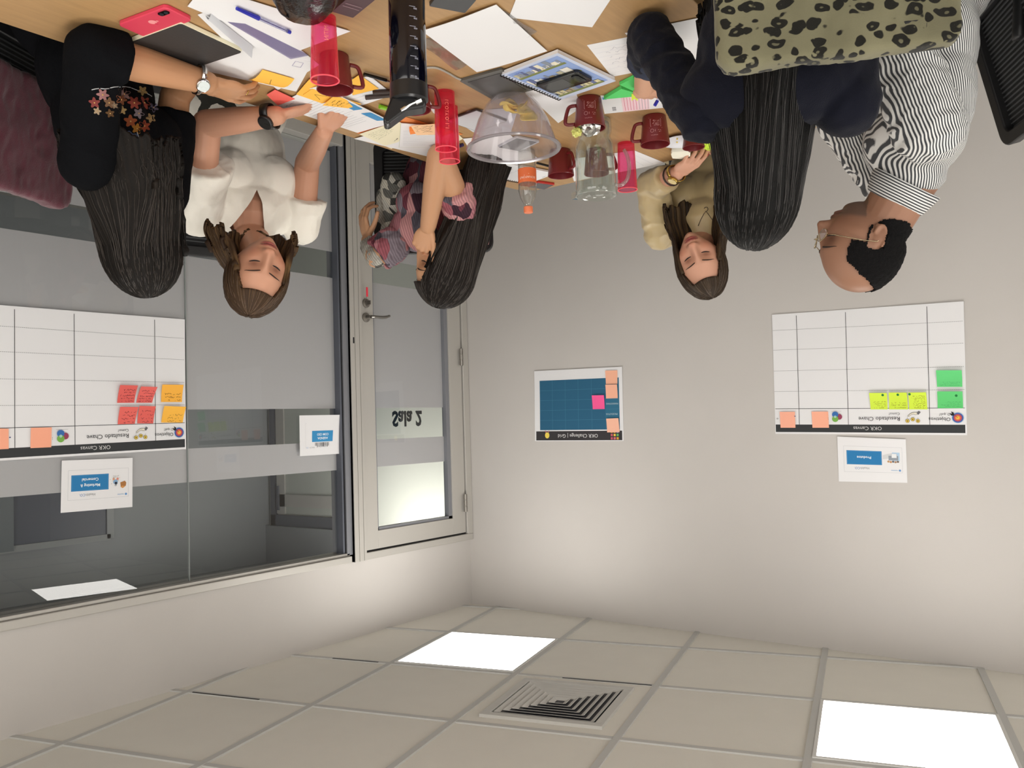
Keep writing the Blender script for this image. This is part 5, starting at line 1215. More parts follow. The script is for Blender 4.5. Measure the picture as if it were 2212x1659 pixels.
# top: body plus wide short sleeves
B = Blob(); torso(B, hip, c, f2, .150, .090, .112, bust=.85, grow=.014)
B.cap(c + V3((.0, 0, .03)), c + V3((0, 0, -.03)), .068, .090)
def sleeve(B, s_, e_, k, r0, r1, flare=.0):
    q = s_.lerp(e_, k); B.cap(s_, q, r0, r1, ends=(True, False))
sleeve(B, Ls, Le, .60, .060, .086); sleeve(B, Rs, Re, .42, .060, .070)
me = B.fuse(.0055, 4); wrinkle(me, .0055, (13, 13, 5), 2); wrinkle(me, .0018, (34, 34, 16), 5)
ft = V3((f2[0], f2[1], 0))
cut_V(me, at(572, 400, X=-1.37), at(512, 500, X=-1.33), at(580, 502, X=-1.33), ft)
place(p2, 'top', me, mat('white_jersey', (232, 228, 218), .8, sheen=.2, bump=.1, bscale=300))
bm = bmesh.new(); nk = (M @ V3((0, -.02, -.085))).lerp(c + V3((0, 0, .045)), .55)
lathe(bm, [(.055, -.004), (.0575, -.004), (.0575, .005), (.055, .005)], 32, Matrix.Translation(nk) @ Matrix.Rotation(.45, 4, 'Y'), closed=True); place_bm(p2, 'choker', bm, mat('white_choker', (236, 230, 222), .5))
legs(p2, hip, f2, (44, 44, 38))
g = lambda *a: [V3(q) for q in a]
# azimuth: 0 back of head, +90 her right, 180 face
hg = [(-180, g((-.09, .05, -.06), (-.115, .05, -.09), (-.12, .05, -.13))), (-118, g((-.090, .030, -.06), (-.110, .040, -.10), (-.112, .045, -.145))), (-60, g((-.115, -.03, -.06), (-.140, -.02, -.11), (-.140, .0, -.155))),
      (0, g((0, -.115, -.07), (0, -.12, -.12), (0, -.11, -.16))), (60, g((.105, -.03, -.06), (.120, -.02, -.10), (.115, .0, -.145))), (118, g((.088, .030, -.055), (.100, .040, -.09), (.095, .045, -.130))), (180, g((.09, .05, -.06), (.105, .05, -.09), (.10, .05, -.13)))]
o, V, W = hair_sheet(p2, M, math.atan2(-(-.93), -.37) if 0 else math.atan2(M.to_3x3().col[1].y, M.to_3x3().col[1].x) - math.pi / 2, (.089, .107, .116), (0, -.008, .010), hg, (52, 38, 28), (134, 104, 68), az_open=122, hairline=52, base=98, seed=4, wave=.003, hl=1.0)
strands(p2, o, V, W, 90, (84, 62, 42), 5)
wristwatch(p2, Lw - (Lw - Le).normalized() * .022, Lw - Le, V3((-.45, -.5, .75)), mat('black_glass', (16, 16, 18), .1), mat('black_strap', (22, 22, 24), .35), .029, .021, 'black wristwatch', wd=.024)
bm = bmesh.new(); bmesh.ops.create_icosphere(bm, subdivisions=2, radius=.0045, matrix=Matrix.Translation(M @ V3((-.080, -.004, -.034)))); place_bm(p2, 'earring', bm, mat('chrome', (210, 210, 210), .12, 1))
# ---------- woman in the beige satin blouse at the far side of the table ----------
p4 = person(-2.12, -1.14, 'woman in beige satin blouse with gold watch and brown hair at the far table side')
f4 = (-.22, -.97); hip = (-2.10, -1.02, .55); c = V3((-2.17, -1.235, .925)); SK = (206, 156, 132)
M = headM(at(1512, 568, Y=-1.36), (-.33, -.94), 10, 17)
B = Blob(); head_mesh(B.bm, M, nose=.95); ears(B, M)
B.cap(M @ V3((0, -.022, -.060)), c + V3((0, 0, .045)), .048, .054).cap(c + V3((0, 0, .045)), c + V3((0, 0, -.02)), .056, .075)
torso(B, hip, c, f4, .148, .090, .112, bust=.8)
Ls, Rs = c + R((-.162, 0, .0), f4), c + R((.162, 0, 0), f4)
Le, Lw = at(1409, 402, Y=-1.40), at(1462, 374, Z=TZ + .050)
Re, Rw = at(1640, 400, Y=-1.42), at(1600, 345, Z=TZ + .04)
B.chain([Ls, Le, Le.lerp(Lw, .45), Lw], [.044, .037, .033, .025]); B.chain([Rs, Re, Re.lerp(Rw, .45), Rw], [.044, .037, .033, .025])
up = V3((-.25, -.35, .9))
t1 = hand(B, Lw, at(1512, 338, Z=TZ + .030) - Lw, up, 'L', ((.55, .55, .3), (.5, .5, .3), (.45, .5, .3), (.35, .45, .3)), thumb=(.75, .45, -.45), spread=.14)
t2 = hand(B, Rw, at(1560, 335, Z=TZ + .02) - Rw, V3((0, 0, 1)), 'R', ((.4, .5, .3),) * 4)
me = B.fuse(.003, 2, .45); vcol(me, skin_color(coords(me), M, SK, (160, 78, 78), cheeks=.3))
brows_lashes(p4, me, M, (52, 38, 32)); place(p4, 'body', me, SKIN); nails(p4, None, t1, up, 'b0283a', label='dark red nail'); 
SAT = mat('beige_satin', (190, 170, 128), .42, spec=.5, sheen=.15)
B = Blob(); torso(B, hip, c, f4, .148, .090, .112, bust=.85, grow=.013); B.cap(c + V3((0, 0, .048)), c + V3((0, 0, -.03)), .062, .088)
me = B.fuse(.0055, 4); wrinkle(me, .0045, (10, 10, 5), 12); place(p4, 'blouse', me, SAT)
for s_, e_, w_ in ((Ls, Le, Lw), (Rs, Re, Rw)):
    B = Blob(); B.chain([s_, e_], [.060, .056]); B.cap(e_, e_.lerp(w_, .62), .056, .046, ends=(True, False)); me = B.fuse(.005, 3); wrinkle(me, .005, (12, 12, 20), 13); place(p4, 'sleeve', me, SAT)
legs(p4, hip, f4, (40, 40, 46), knee=.40, z=.52)
g = lambda *a: [V3(q) for q in a]
hg = [(-180, g((-.085, .05, -.08), (-.10, .05, -.14), (-.10, .05, -.2))), (-118, g((-.083, .035, -.08), (-.098, .040, -.14), (-.105, .045, -.215))), (-60, g((-.098, -.02, -.10), (-.115, -.0, -.17), (-.125, .02, -.235))),
      (0, g((0, -.11, -.11), (0, -.12, -.19), (0, -.11, -.25))), (60, g((.098, -.02, -.10), (.11, -.0, -.15), (.115, .02, -.20))), (118, g((.083, .035, -.08), (.095, .045, -.12), (.095, .05, -.16))), (180, g((.085, .05, -.08), (.10, .05, -.12), (.10, .05, -.16)))]
YAW = lambda M: math.atan2(M.to_3x3().col[1].y, M.to_3x3().col[1].x) - math.pi / 2
o, V, W = hair_sheet(p4, M, YAW(M), (.087, .105, .120), (0, -.006, .012), hg, (40, 31, 25), (122, 98, 66), az_open=121, hairline=50, base=98, seed=11, wave=.004, hl=.8)
strands(p4, o, V, W, 110, (70, 55, 40), 6)
GOLD = mat('gold_watch', (190, 160, 84), .25, .9)
wristwatch(p4, Lw - (Lw - Le).normalized() * .006, Lw - Le, V3((-.4, -.65, .6)), mat('pale_gold_dial', (226, 208, 150), .3), GOLD, .028, .019, 'gold wristwatch', wd=.014)
bm = bmesh.new(); ax = (Lw - Le).normalized(); a_, b_ = frame_of(ax); cc = Lw - ax * .035
tube(bm, [cc + (a_ * math.cos(t) + b_ * math.sin(t)) * .033 for t in [k * .349 for k in range(19)]], .0032, 6, cap=False); place_bm(p4, 'bracelet', bm, mat('dark_bead', (50, 34, 30), .4))
# fine chain with a small ring pendant, lying on the blouse
bl = [o_ for o_ in p4.children if o_.name.startswith('blouse')][-1]; bm = bmesh.new(); bm.from_mesh(bl.data); bv = BVHTree.FromBMesh(bm); bm.free()
def on_cloth(x, y, bv, root, off=.002):
    d = (at(x, y, d=3) - CP).normalized(); h = bv.ray_cast(CP - root.location, d); return h[0] + root.location - d * off if h[0] is not None else None
pts = [on_cloth(x, y, bv, p4) for x, y in ((1508, 488), (1514, 474), (1521, 461))]; pt2 = [on_cloth(x, y, bv, p4) for x, y in ((1548, 486), (1538, 474), (1529, 461))]; pt3 = [on_cloth(x, y, bv, p4) for x, y in ((1521, 461), (1525, 457), (1529, 461))]
bm = bmesh.new()
for q in (pts, pt3, pt2):
    q = [a for a in q if a is not None]
    if len(q) > 1: tube(bm, q, .0011, 5)
q = on_cloth(1525, 452, bv, p4)
if q is not None: tube(bm, [q + V3((.0075 * math.cos(t), 0, .0075 * math.sin(t))) for t in [k * .5236 for k in range(13)]], .0012, 5, cap=False)
place_bm(p4, 'necklace', bm, mat('dark_chain', (70, 60, 54), .4, .5))
# ---------- man in the striped shirt ----------
def stripes(name, direction, period=.0064, c1=(222, 222, 220), c2=(62, 64, 68), duty=.5, warp=.004):
    if name in MATS: return MATS[name]
    m = mat(name, c1, .75, spec=.2, sheen=.1); nt = m.node_tree; L = nt.links.new; b = nt.nodes['Principled BSDF']
    tc = nt.nodes.new('ShaderNodeTexCoord'); dp = nt.nodes.new('ShaderNodeVectorMath'); dp.operation = 'DOT_PRODUCT'; dp.inputs[1].default_value = V3(direction).normalized()
    n = nt.nodes.new('ShaderNodeTexNoise'); n.inputs['Scale'].default_value = 5; L(tc.outputs['Object'], n.inputs['Vector'])
    L(tc.outputs['Object'], dp.inputs[0]); a = nt.nodes.new('ShaderNodeMath'); a.operation = 'MULTIPLY_ADD'; a.inputs[1].default_value = warp * 2; L(n.outputs['Fac'], a.inputs[0]); L(dp.outputs['Value'], a.inputs[2])
    q = nt.nodes.new('ShaderNodeMath'); q.operation = 'MULTIPLY'; q.inputs[1].default_value = 6.28318 / period; L(a.outputs[0], q.inputs[0])
    s = nt.nodes.new('ShaderNodeMath'); s.operation = 'SINE'; L(q.outputs[0], s.inputs[0])
    r = nt.nodes.new('ShaderNodeMapRange'); r.inputs['From Min'].default_value = -.35; r.inputs['From Max'].default_value = .35; L(s.outputs[0], r.inputs['Value'])
    mx_ = nt.nodes.new('ShaderNodeMix'); mx_.data_type = 'RGBA'; mx_.inputs[6].default_value = (*lin(c1), 1); mx_.inputs[7].default_value = (*lin(c2), 1); L(r.outputs[0], mx_.inputs[0]); L(mx_.outputs[2], b.inputs['Base Color'])
    return m
p6 = person(-3.06, -1.86, 'bald-topped man in a striped shirt and glasses, seen in profile by the wall chart')
f6 = (.90, -.43); hip = (-3.06, -1.86, .57); c = V3(at(1968, 345, d=2.36)); SK = (150, 110, 88)
M = headM(at(1863, 532, d=2.32), (.86, -.51), 17, 4)
B = Blob(); head_mesh(B.bm, M, male=True, nose=1.15); ears(B, M, 1.12)
B.cap(M @ V3((0, -.03, -.055)), c + V3((0, 0, .04)), .064, .066).cap(c + V3((0, 0, .04)), c + V3((0, 0, -.03)), .068, .095)
torso(B, hip, c, f6, .175, .105, .14)
Ls, Rs = c + R((-.19, 0, -.01), f6), c + R((.19, .01, -.02), f6)
Re, Rw = c + R((.23, .10, -.28), f6), at(1890, 150, Z=TZ + .04)
Le, Lw = c + R((-.20, .16, -.25), f6), c + R((-.06, .36, -.27), f6)
B.chain([Rs, Re, Re.lerp(Rw, .45), Rw], [.052, .043, .039, .029]); B.chain([Ls, Le, Le.lerp(Lw, .45), Lw], [.052, .043, .039, .029])
hand(B, Rw, R((0, 1, -.05), f6), V3((0, 0, 1)), 'R', ((.5, .6, .4),) * 4, s=1.02); hand(B, Lw, R((.2, 1, -.1), f6), V3((0, 0, 1)), 'L', ((.5, .6, .4),) * 4, s=1.02)
me = B.fuse(.003, 2, .45); C = skin_color(coords(me), M, SK, (122, 80, 72), beard=.8, cheeks=.1); vcol(me, C)
# short hair: the scalp region of the head, lifted a few millimetres
P, N = coords(me), vnorm(me); Mi = np.array(M.inverted()); Q = P @ Mi[:3, :3].T + Mi[:3, 3]
x, y, z = Q[:, 0], Q[:, 1], Q[:, 2]; jit = np.array([noise.noise(V3(p) * 90) for p in Q]) * .006
ear = (np.abs(x) > .074) & (np.abs(y + .012) < .017) & (z < .024) & (z > -.045)
inh = (np.abs(z) < .13) & (y < .044 - .25 * np.clip(z - .04, 0, 1) + jit) & (y > -.12) & (np.abs(x) < .10)
side = (z > -.062 + .9 * np.clip(y + .03, 0, 1) + jit) & ~((y > .012) & (z < .012))
bald = ((x / .056) ** 2 + ((y - .030) / .078) ** 2 < 1 + jit * 20) & (z > .03)
sel = inh & side & ~bald & ~ear
idx = np.full(len(P), -1); ids = np.nonzero(sel)[0]; idx[ids] = np.arange(len(ids)); dep = np.array([.0045 + .0018 * noise.noise(V3(P[i]) * 160) for i in ids])
fs = [[int(idx[v]) for v in p.vertices] for p in me.polygons if all(sel[v] for v in p.vertices)]
hm = bpy.data.meshes.new('hair'); hm.from_pydata([tuple(q) for q in (P[ids] + N[ids] * dep[:, None])], [], fs); hm.update()
brows_lashes(p6, me, M, (34, 30, 30), brow_w=.0036, arch=.004); place(p6, 'body', me, SKIN)
ho = place(p6, 'hair', hm, mat('short_black_hair', (13, 12, 13), .8, spec=.15, bump=.9, bscale=420)); md = ho.modifiers.new('t', 'SOLIDIFY'); md.thickness = .006; md.offset = -1
rt6 = V3((f6[0], f6[1], 0)).normalized()
B = Blob(); Mt = torso(B, hip, c, f6, .175, .105, .14, grow=.016); B.cap(c + V3((0, 0, .02)), c + V3((0, 0, -.04)), .082, .110)
me = B.fuse(.006, 4); wrinkle(me, .004, (9, 9, 12), 21); place(p6, 'shirt', me, stripes('striped_cotton', R((.25, 1, .22), f6)))
for s_, e_, w_, nm in ((Rs, Re, Rw, 'a'), (Ls, Le, Lw, 'b')):
    B = Blob(); B.chain([s_ + V3((0, 0, .005)), s_.lerp(e_, .5), e_], [.074, .070, .060]); B.chain([e_, e_.lerp(w_, .9)], [.060, .042], ends=(True, False)) if nm == 'a' else B.chain([e_, e_.lerp(w_, .9)], [.060, .042])
    me = B.fuse(.0055, 4); wrinkle(me, .006, (14, 14, 22), 23); place(p6, 'sleeve', me, stripes('striped_cotton_sleeve_' + nm, R((.1, 1, .38), f6)))
# collar: a stand band with a folded leaf
bm = bmesh.new(); nb = c + V3((0, 0, .035)); nt_ = M @ V3((0, -.035, -.085)); ax = (nt_ - nb).normalized(); Rm = Matrix.Translation(nb.lerp(nt_, .42)) @ ax.to_track_quat('Z', 'Y').to_matrix().to_4x4()
lathe(bm, [(.066, .022), (.069, .027), (.073, .022), (.086, -.026), (.083, -.028), (.068, .016)], 40, Rm, closed=True)
place_bm(p6, 'collar', bm, stripes('striped_collar', ax, .0062))
legs(p6, hip, f6, (38, 42, 54), knee=.42, z=.55)
# rimless glasses
GM = mat('glasses_wire', (176, 160, 128), .25, .9); LNS = clear('lens', (250, 250, 250), diffuse=.05, dcol=(230, 235, 240), gloss=1.6, rough=.03)
for s_ in (-1, 1):
    bm = bmesh.new(); n = 20; cxy = (s_ * .031, .104, .006)
    ring = [M @ V3((cxy[0] + .024 * math.cos(t), cxy[1] + .004 - 3.2 * (cxy[0] + .024 * math.cos(t)) ** 2, cxy[2] + .0155 * math.sin(t))) for t in [k * 6.2832 / n for k in range(n)]]
    v = [bm.verts.new(p) for p in ring]; v2 = [bm.verts.new(p + M.to_3x3() @ V3((0, .0015, 0))) for p in ring]; bm.faces.new(v); bm.faces.new(v2[::-1])
    for i in range(n): bm.faces.new((v[i], v[(i + 1) % n], v2[(i + 1) % n], v2[i]))
    gl = place_bm(p6, 'lens', bm, LNS, smooth=False); bm = bmesh.new(); tube(bm, ring + ring[:1], .0011, 5, cap=False); place_bm(p6, 'lens_rim', bm, GM, parent=gl)
    bm = bmesh.new(); tube(bm, [M @ V3(q) for q in ((s_ * .055, .098, .010), (s_ * .072, .085, .012), (s_ * .080, .02, .012), (s_ * .081, -.012, .008), (s_ * .079, -.026, -.006))], .0011, 6); place_bm(p6, 'temple_arm', bm, GM)
bm = bmesh.new(); tube(bm, [M @ V3(q) for q in ((-.008, .108, .008), (0, .115, .011), (.008, .108, .008))], .0012, 6); place_bm(p6, 'bridge', bm, GM)
# ---------- woman with her chin on her hand ----------
def pattern(name, cols, scale=(1, 1, 1), s=26, rough=.8):
    m = mat(name, cols[0], rough, spec=.2); nt = m.node_tree; L = nt.links.new; b = nt.nodes['Principled BSDF']
    tc = nt.nodes.new('ShaderNodeTexCoord'); mp = nt.nodes.new('ShaderNodeMapping'); mp.inputs['Scale'].default_value = scale; mp.inputs['Rotation'].default_value = (.5, .3, .6); L(tc.outputs['Object'], mp.inputs[0])
    n = nt.nodes.new('ShaderNodeTexNoise'); n.inputs['Scale'].default_value = 6; L(mp.outputs[0], n.inputs['Vector'])
    ad = nt.nodes.new('ShaderNodeMixRGB'); ad.blend_type = 'ADD'; ad.inputs[0].default_value = .09; L(mp.outputs[0], ad.inputs[1]); L(n.outputs['Color'], ad.inputs[2])
    vo = nt.nodes.new('ShaderNodeTexVoronoi'); vo.inputs['Scale'].default_value = s; L(ad.outputs[0], vo.inputs['Vector'])
    sp = nt.nodes.new('ShaderNodeSeparateColor'); L(vo.outputs['Color'], sp.inputs[0])
    cr = nt.nodes.new('ShaderNodeValToRGB'); cr.color_ramp.interpolation = 'CONSTANT'; L(sp.outputs[0], cr.inputs[0])
    while len(cr.color_ramp.elements) < len(cols): cr.color_ramp.elements.new(.5)
    for i, c_ in enumerate(cols): cr.color_ramp.elements[i].position = i / len(cols); cr.color_ramp.elements[i].color = (*lin(c_), 1)
    w_ = nt.nodes.new('ShaderNodeTexWave'); w_.inputs['Scale'].default_value = 42; w_.inputs['Distortion'].default_value = 3; L(mp.outputs[0], w_.inputs['Vector'])
    mr = nt.nodes.new('ShaderNodeMapRange'); mr.inputs['To Min'].default_value = .72; mr.inputs['To Max'].default_value = 1.15; L(w_.outputs['Fac'], mr.inputs['Value'])
    vm = nt.nodes.new('ShaderNodeVectorMath'); vm.operation = 'MULTIPLY'; L(cr.outputs[0], vm.inputs[0]); L(mr.outputs[0], vm.inputs[1]); L(vm.outputs[0], b.inputs['Base Color'])
    return m
p3 = person(-1.42, -1.80, 'woman in pink and grey patterned blouse with very long dark hair, chin on her hand')
f3 = (-.50, -.86); hip = (-1.36, -1.70, .55); c = V3((-1.47, -1.90, .955)); SK = (192, 146, 112)
M = headM(at(962, 584, d=3.02), (.62, -.78), 20, -6)
B = Blob(); head_mesh(B.bm, M, detail=False); ears(B, M)
B.cap(M @ V3((0, -.022, -.060)), c + V3((0, 0, .045)), .048, .054).cap(c + V3((0, 0, .045)), c + V3((0, 0, -.02)), .056, .075)
torso(B, hip, c, f3, .150, .090, .112, bust=.8)
Ls, Rs = c + R((-.162, 0, .015), f3), c + R((.125, .02, 0), f3)
Re = at(950, 338, Z=TZ + .040); Rw = at(925, 488, d=2.93); Rh = at(900, 552, d=2.96)
Le, Lw, Lh = at(812, 556, d=3.10), at(795, 520, d=3.20), at(781, 462, d=3.22)
B.chain([Rs, Re, Re.lerp(Rw, .4), Rw], [.045, .040, .038, .027]); B.chain([Ls, Le, Le.lerp(Lw, .5), Lw], [.044, .036, .030, .025])
hand(B, Rw, Rh - Rw, V3((-.5, -.8, .2)), 'R', ((1.1, 1.2, .6), (1.1, 1.2, .6), (1.1, 1.2, .6), (1.1, 1.2, .6)), thumb=(.8, .5, 0), tcurl=.3)
hand(B, Lw, Lh - Lw, V3((.3, -.9, .1)), 'L', ((.5, .7, .4), (.4, .6, .4), (.3, .6, .3), (.2, .5, .3)), s=.90)
me = B.fuse(.003, 2, .45); vcol(me, skin_color(coords(me), M, SK)); brows_lashes(p3, me, M); place(p3, 'body', me, SKIN)
BLO = pattern('leaf_pattern_blouse', [(104, 54, 66), (168, 112, 120), (84, 80, 90), (182, 132, 134), (132, 122, 132), (58, 36, 48), (146, 84, 94)], (1, 1, .45), 22)
B = Blob(); torso(B, hip, c, f3, .150, .090, .112, bust=.85, grow=.014); B.cap(c + V3((0, 0, .03)), c + V3((0, 0, -.03)), .066, .09)
me = B.fuse(.0055, 4); wrinkle(me, .005, (14, 14, 8), 31); place(p3, 'blouse', me, BLO)
for s_, e_, k in ((Ls, Le, .85), (Rs, Re, .62)):
    B = Blob(); B.cap(s_, s_.lerp(e_, k), .062, .060, ends=(True, False)); me = B.fuse(.005, 3); wrinkle(me, .005, (24, 24, 24), 32); place(p3, 'sleeve', me, BLO)
GF = pattern('grey_blotch_cloth', [(150, 146, 138), (176, 172, 160), (90, 90, 86), (160, 156, 148), (52, 52, 50), (170, 168, 160)], (1, 1, 1), 34)
B = Blob(); B.cap(Le, Le.lerp(Lw, .8), .036, .034, ends=(True, False)); me = B.fuse(.005, 3); wrinkle(me, .003, (30, 30, 30), 33); place(p3, 'undersleeve', me, GF, label='grey blotched undersleeve')
B = Blob(); a_, b_ = at(826, 545, d=3.24), at(838, 430, d=3.24); B.cap(a_, b_, .030, .045, flat=.45, ax=V3((.5, .86, 0))); B.cap(at(852, 540, d=3.20), at(850, 400, d=3.18), .025, .045, flat=.45, ax=V3((.5, .86, 0))); me = B.fuse(.006, 3); wrinkle(me, .005, (20, 20, 8), 34); place(p3, 'scarf', me, GF, label='grey blotched scarf over the shoulder')
legs(p3, hip, f3, (50, 48, 52), knee=.40, z=.52)
g = lambda *a: [V3(q) for q in a]
def long_guides(L, wd=.12, bk=.13, ft=.03, n=3, dx=0, dy=0, p=1.0, Lr=1.0):
    out = []
    for az, a, b in ((-180, -1, .6), (-118, -1, .45), (-60, -.98, -.25), (0, 0, -1), (60, .98, -.25), (118, 1, .45), (180, 1, .6)):
        ps = []
        for k in range(1, n + 1):
            t0 = k / n; t = t0 ** p; w_ = .090 + (wd - .090) * t; d_ = .108 + (bk - .108) * t; L_ = L * (1 + (Lr - 1) * max(0, a))
            ps.append(V3((a * w_ + dx * t, (b * d_ if b < 0 else b * .075 + ft * t) + dy * t, -.05 - (L_ - .05) * t0)))
        out.append((az, ps))
    return out
o, V, W = hair_sheet(p3, M, YAW(M), (.088, .106, .120), (0, -.006, .012), long_guides(.47, .105, .13, .0, 4, .17, -.10, .6), (20, 16, 14), (70, 56, 46), az_open=132, hairline=60, base=98, seed=21, wave=.006, hl=.45, nseg=52)
strands(p3, o, V, W, 160, (50, 42, 36), 7)
# ---------- woman with the embroidered dark blouse, back turned, at the photo's side ----------
p1 = person(-1.36, -3.05, 'woman in black blouse with flower embroidery and silver watch, seen from behind')
f1 = (-.90, .43); hip = (-1.30, -3.06, .55); c = V3((-1.44, -3.02, .975)); SK = (184, 136, 100)
M = headM(at(311, 530, d=2.40), (.18, .98), 14, 6)
B = Blob(); head_mesh(B.bm, M, detail=False); ears(B, M)
B.cap(M @ V3((0, -.022, -.060)), c + V3((0, 0, .045)), .050, .056).cap(c + V3((0, 0, .045)), c + V3((0, 0, -.02)), .058, .078)
torso(B, hip, c, f1, .142, .095, .114, bust=.8)
Ls, Rs = c + R((-.142, 0, 0), f1), c + R((.150, 0, 0), f1)
Le, Lw = at(205, 112, Z=TZ + .046), at(446, 178, Z=TZ + .046)
Re, Rw = c + R((.17, .03, -.27), f1), c + R((.10, .20, -.36), f1)
B.chain([Ls, Le, Le.lerp(Lw, .4), Lw], [.048, .042, .040, .027]); B.chain([Rs, Re, Re.lerp(Rw, .45), Rw], [.046, .039, .035, .026])
up = V3((-.2, 0, .95)); Hd = at(560, 218, Z=TZ + .034) - Lw
t1 = hand(B, Lw + Hd.normalized() * .01, Hd, up, 'L', ((.15, .3, .2), (.2, .35, .25), (.3, .4, .3), (.4, .45, .3)), thumb=(.75, .45, -.3), s=1.08, spread=.12)
hand(B, Rw, R((-.5, 1, -.1), f1), V3((0, 0, 1)), 'R', ((.3, .4, .3),) * 4)
me = B.fuse(.003, 2, .45); vcol(me, skin_color(coords(me), M, SK)); brows_lashes(p1, me, M); place(p1, 'body', me, SKIN); nails(p1, None, t1, up, 'd8a898')
BK = mat('black_crepe', (11, 12, 15), .9, spec=.08, bump=.3, bscale=300)
B = Blob(); torso(B, hip, c, f1, .142, .095, .114, bust=.9, grow=.018); B.cap(c + V3((0, 0, .035)), c + V3((0, 0, -.03)), .068, .092)
B.cap(Ls, Le, .060, .056).cap(Le, Le + (Lw - Le).normalized() * .06, .056, .058, ends=(True, False)); B.cap(Rs, Rs.lerp(Re, .8), .064, .060, ends=(True, False))
me = B.fuse(.0055, 4); wrinkle(me, .005, (12, 12, 7), 41); bo = place(p1, 'blouse', me, BK)
bm = bmesh.new(); bm.from_mesh(bo.data); bv1 = BVHTree.FromBMesh(bm); bm.free()
# embroidered flowers, each a raised patch on the cloth
r = random.Random(3); flw = [(222, 205, 11, 'c08a8a', 6), (204, 222, 10, 'a0504c', 5), (236, 222, 10, '8c6a50', 5), (262, 215, 10, 'a86a48', 5), (268, 203, 12, 'b8928c', 6), (308, 196, 9, 'c0a068', 5), (290, 222, 12, 'b4584a', 6), (312, 222, 12, 'b85c4c', 6), (264, 238, 8, 'd0b078', 5), (210, 240, 7, 'c8b090', 5), (300, 245, 10, '9a8c94', 5), (332, 232, 9, '8c84a0', 5), (326, 255, 9, 'c0a070', 5), (238, 245, 8, '7a5a3c', 5), (282, 262, 12, 'b0603c', 5), (296, 278, 10, 'c08438', 5), (312, 272, 11, 'b4583c', 6), (284, 296, 12, '5c6a88', 4), (298, 316, 12, '667494', 4), (248, 228, 6, 'a89078', 5)]
for k, (fx, fy, fr_, cc, np_) in enumerate(flw):
    q = on_cloth(fx, fy, bv1, p1, .0015)
    if q is None: continue
    d = (q - CP).normalized(); u_ = d.cross(V3((0, 0, 1))).normalized(); v_ = u_.cross(d); rr = fr_ * (q - CP).length / 1879; bm = bmesh.new(); n = np_ * 6
    ring = []
    for i in range(n):
        a = 6.2832 * i / n; q2 = rr * (.80 + .24 * math.cos(a * np_ + k)); x_, y_ = u_ * math.cos(a) * q2, v_ * math.sin(a) * q2
        h = bv1.ray_cast(CP - p1.location, (q + x_ + y_ - CP).normalized()); ring.append(bm.verts.new(h[0] + p1.location - d * .0018 if h[0] is not None else q + x_ + y_))
    cv = bm.verts.new(q - d * .0015)
    for i in range(n): bm.faces.new((cv, ring[i], ring[(i + 1) % n]))
    fo = place_bm(p1, 'embroidered_flower', bm, mat('thread_' + cc, tuple(int(int(cc[k_:k_ + 2], 16) * .78) for k_ in (0, 2, 4)), .8, spec=.1, bump=.5, bscale=900), parent=bo, smooth=False)
    if np_ > 4:
        bm = bmesh.new(); bmesh.ops.create_icosphere(bm, subdivisions=1, radius=rr * .16, matrix=Matrix.Translation(q - d * .002)); place_bm(p1, 'flower_centre', bm, mat('thread_gold', (190, 150, 90), .7), parent=bo)
def onl(pts):
    o_ = [on_cloth(x, y, bv1, p1, .0015) for x, y in pts]; return [q for q in o_ if q is not None]
for seg in (((198, 194), (206, 192), (214, 191)), ((217, 191), (226, 192), (236, 191)), ((238, 190), (246, 188), (256, 187)), ((259, 188), (270, 187), (282, 189)), ((284, 190), (294, 194), (304, 198)), ((318, 202), (328, 208), (336, 215), (341, 222)), ((296, 286), (299, 294), (300, 302))):
    q = onl(seg)
    if len(q) > 1: bm = bmesh.new(); tube(bm, q, .0010, 5); place_bm(p1, 'stitch_line', bm, mat('pale_thread', (176, 180, 184), .6), parent=bo)
legs(p1, hip, f1, (26, 26, 30), knee=.36, z=.52)
o, V, W = hair_sheet(p1, M, YAW(M), (.089, .106, .121), (0, -.006, .010), long_guides(.235, .165, .19, .0, 4, -.03, -.09, .6, 1.25), (15, 12, 10), (58, 45, 34), az_open=128, hairline=56, base=98, seed=31, wave=.006, hl=.3, nseg=52)
strands(p1, o, V, W, 160, (44, 36, 30), 8)
wristwatch(p1, at(430, 172, Z=TZ + .046), Lw - Le, V3((-.55, -.55, .62)), mat('pearl_dial', (214, 224, 224), .2), mat('chrome', (210, 210, 210), .12, 1), .029, .0165, 'silver wristwatch', wd=.012)
bm = bmesh.new(); y_ = Hd.normalized(); T_ = y_.cross(up).normalized(); q = Lw + y_ * .118 - T_ * .0095; M_ = Matrix.Translation(q - V3((0, 0, .006))) @ y_.to_track_quat('Z', 'Y').to_matrix().to_4x4()
lathe(bm, [(.0085, -.0014), (.0100, -.0014), (.0100, .0014), (.0085, .0014)], 20, M_, closed=True); place_bm(p1, 'ring', bm, GOLD)
# ---------- woman in navy with long black hair, her back to the camera ----------
p5 = person(-2.95, -2.50, 'woman in navy jumper with long straight black hair, back to the camera, writing')
f5 = (.42, .91); hip = (-2.99, -2.56, .57); c = V3((-2.862, -2.488, 1.005)); SK = (206, 158, 130)
M = headM(at(1637, 404, d=1.92), (.55, .83), 30, 4)
B = Blob(); head_mesh(B.bm, M, detail=False); ears(B, M)
B.cap(M @ V3((0, -.022, -.060)), c + V3((0, 0, .045)), .052, .058).cap(c + V3((0, 0, .045)), c + V3((0, 0, -.02)), .060, .080)
torso(B, hip, c, f5, .148, .095, .120)
Ls, Rs = c + R((-.152, 0, .0), f5), c + R((.126, -.01, 0), f5)
Re, Rw = at(1406, 80, Z=TZ + .050), at(1392, 188, Z=TZ + .040)
Le, Lw = c + R((-.17, .06, -.27), f5), c + R((-.06, .27, -.345), f5)
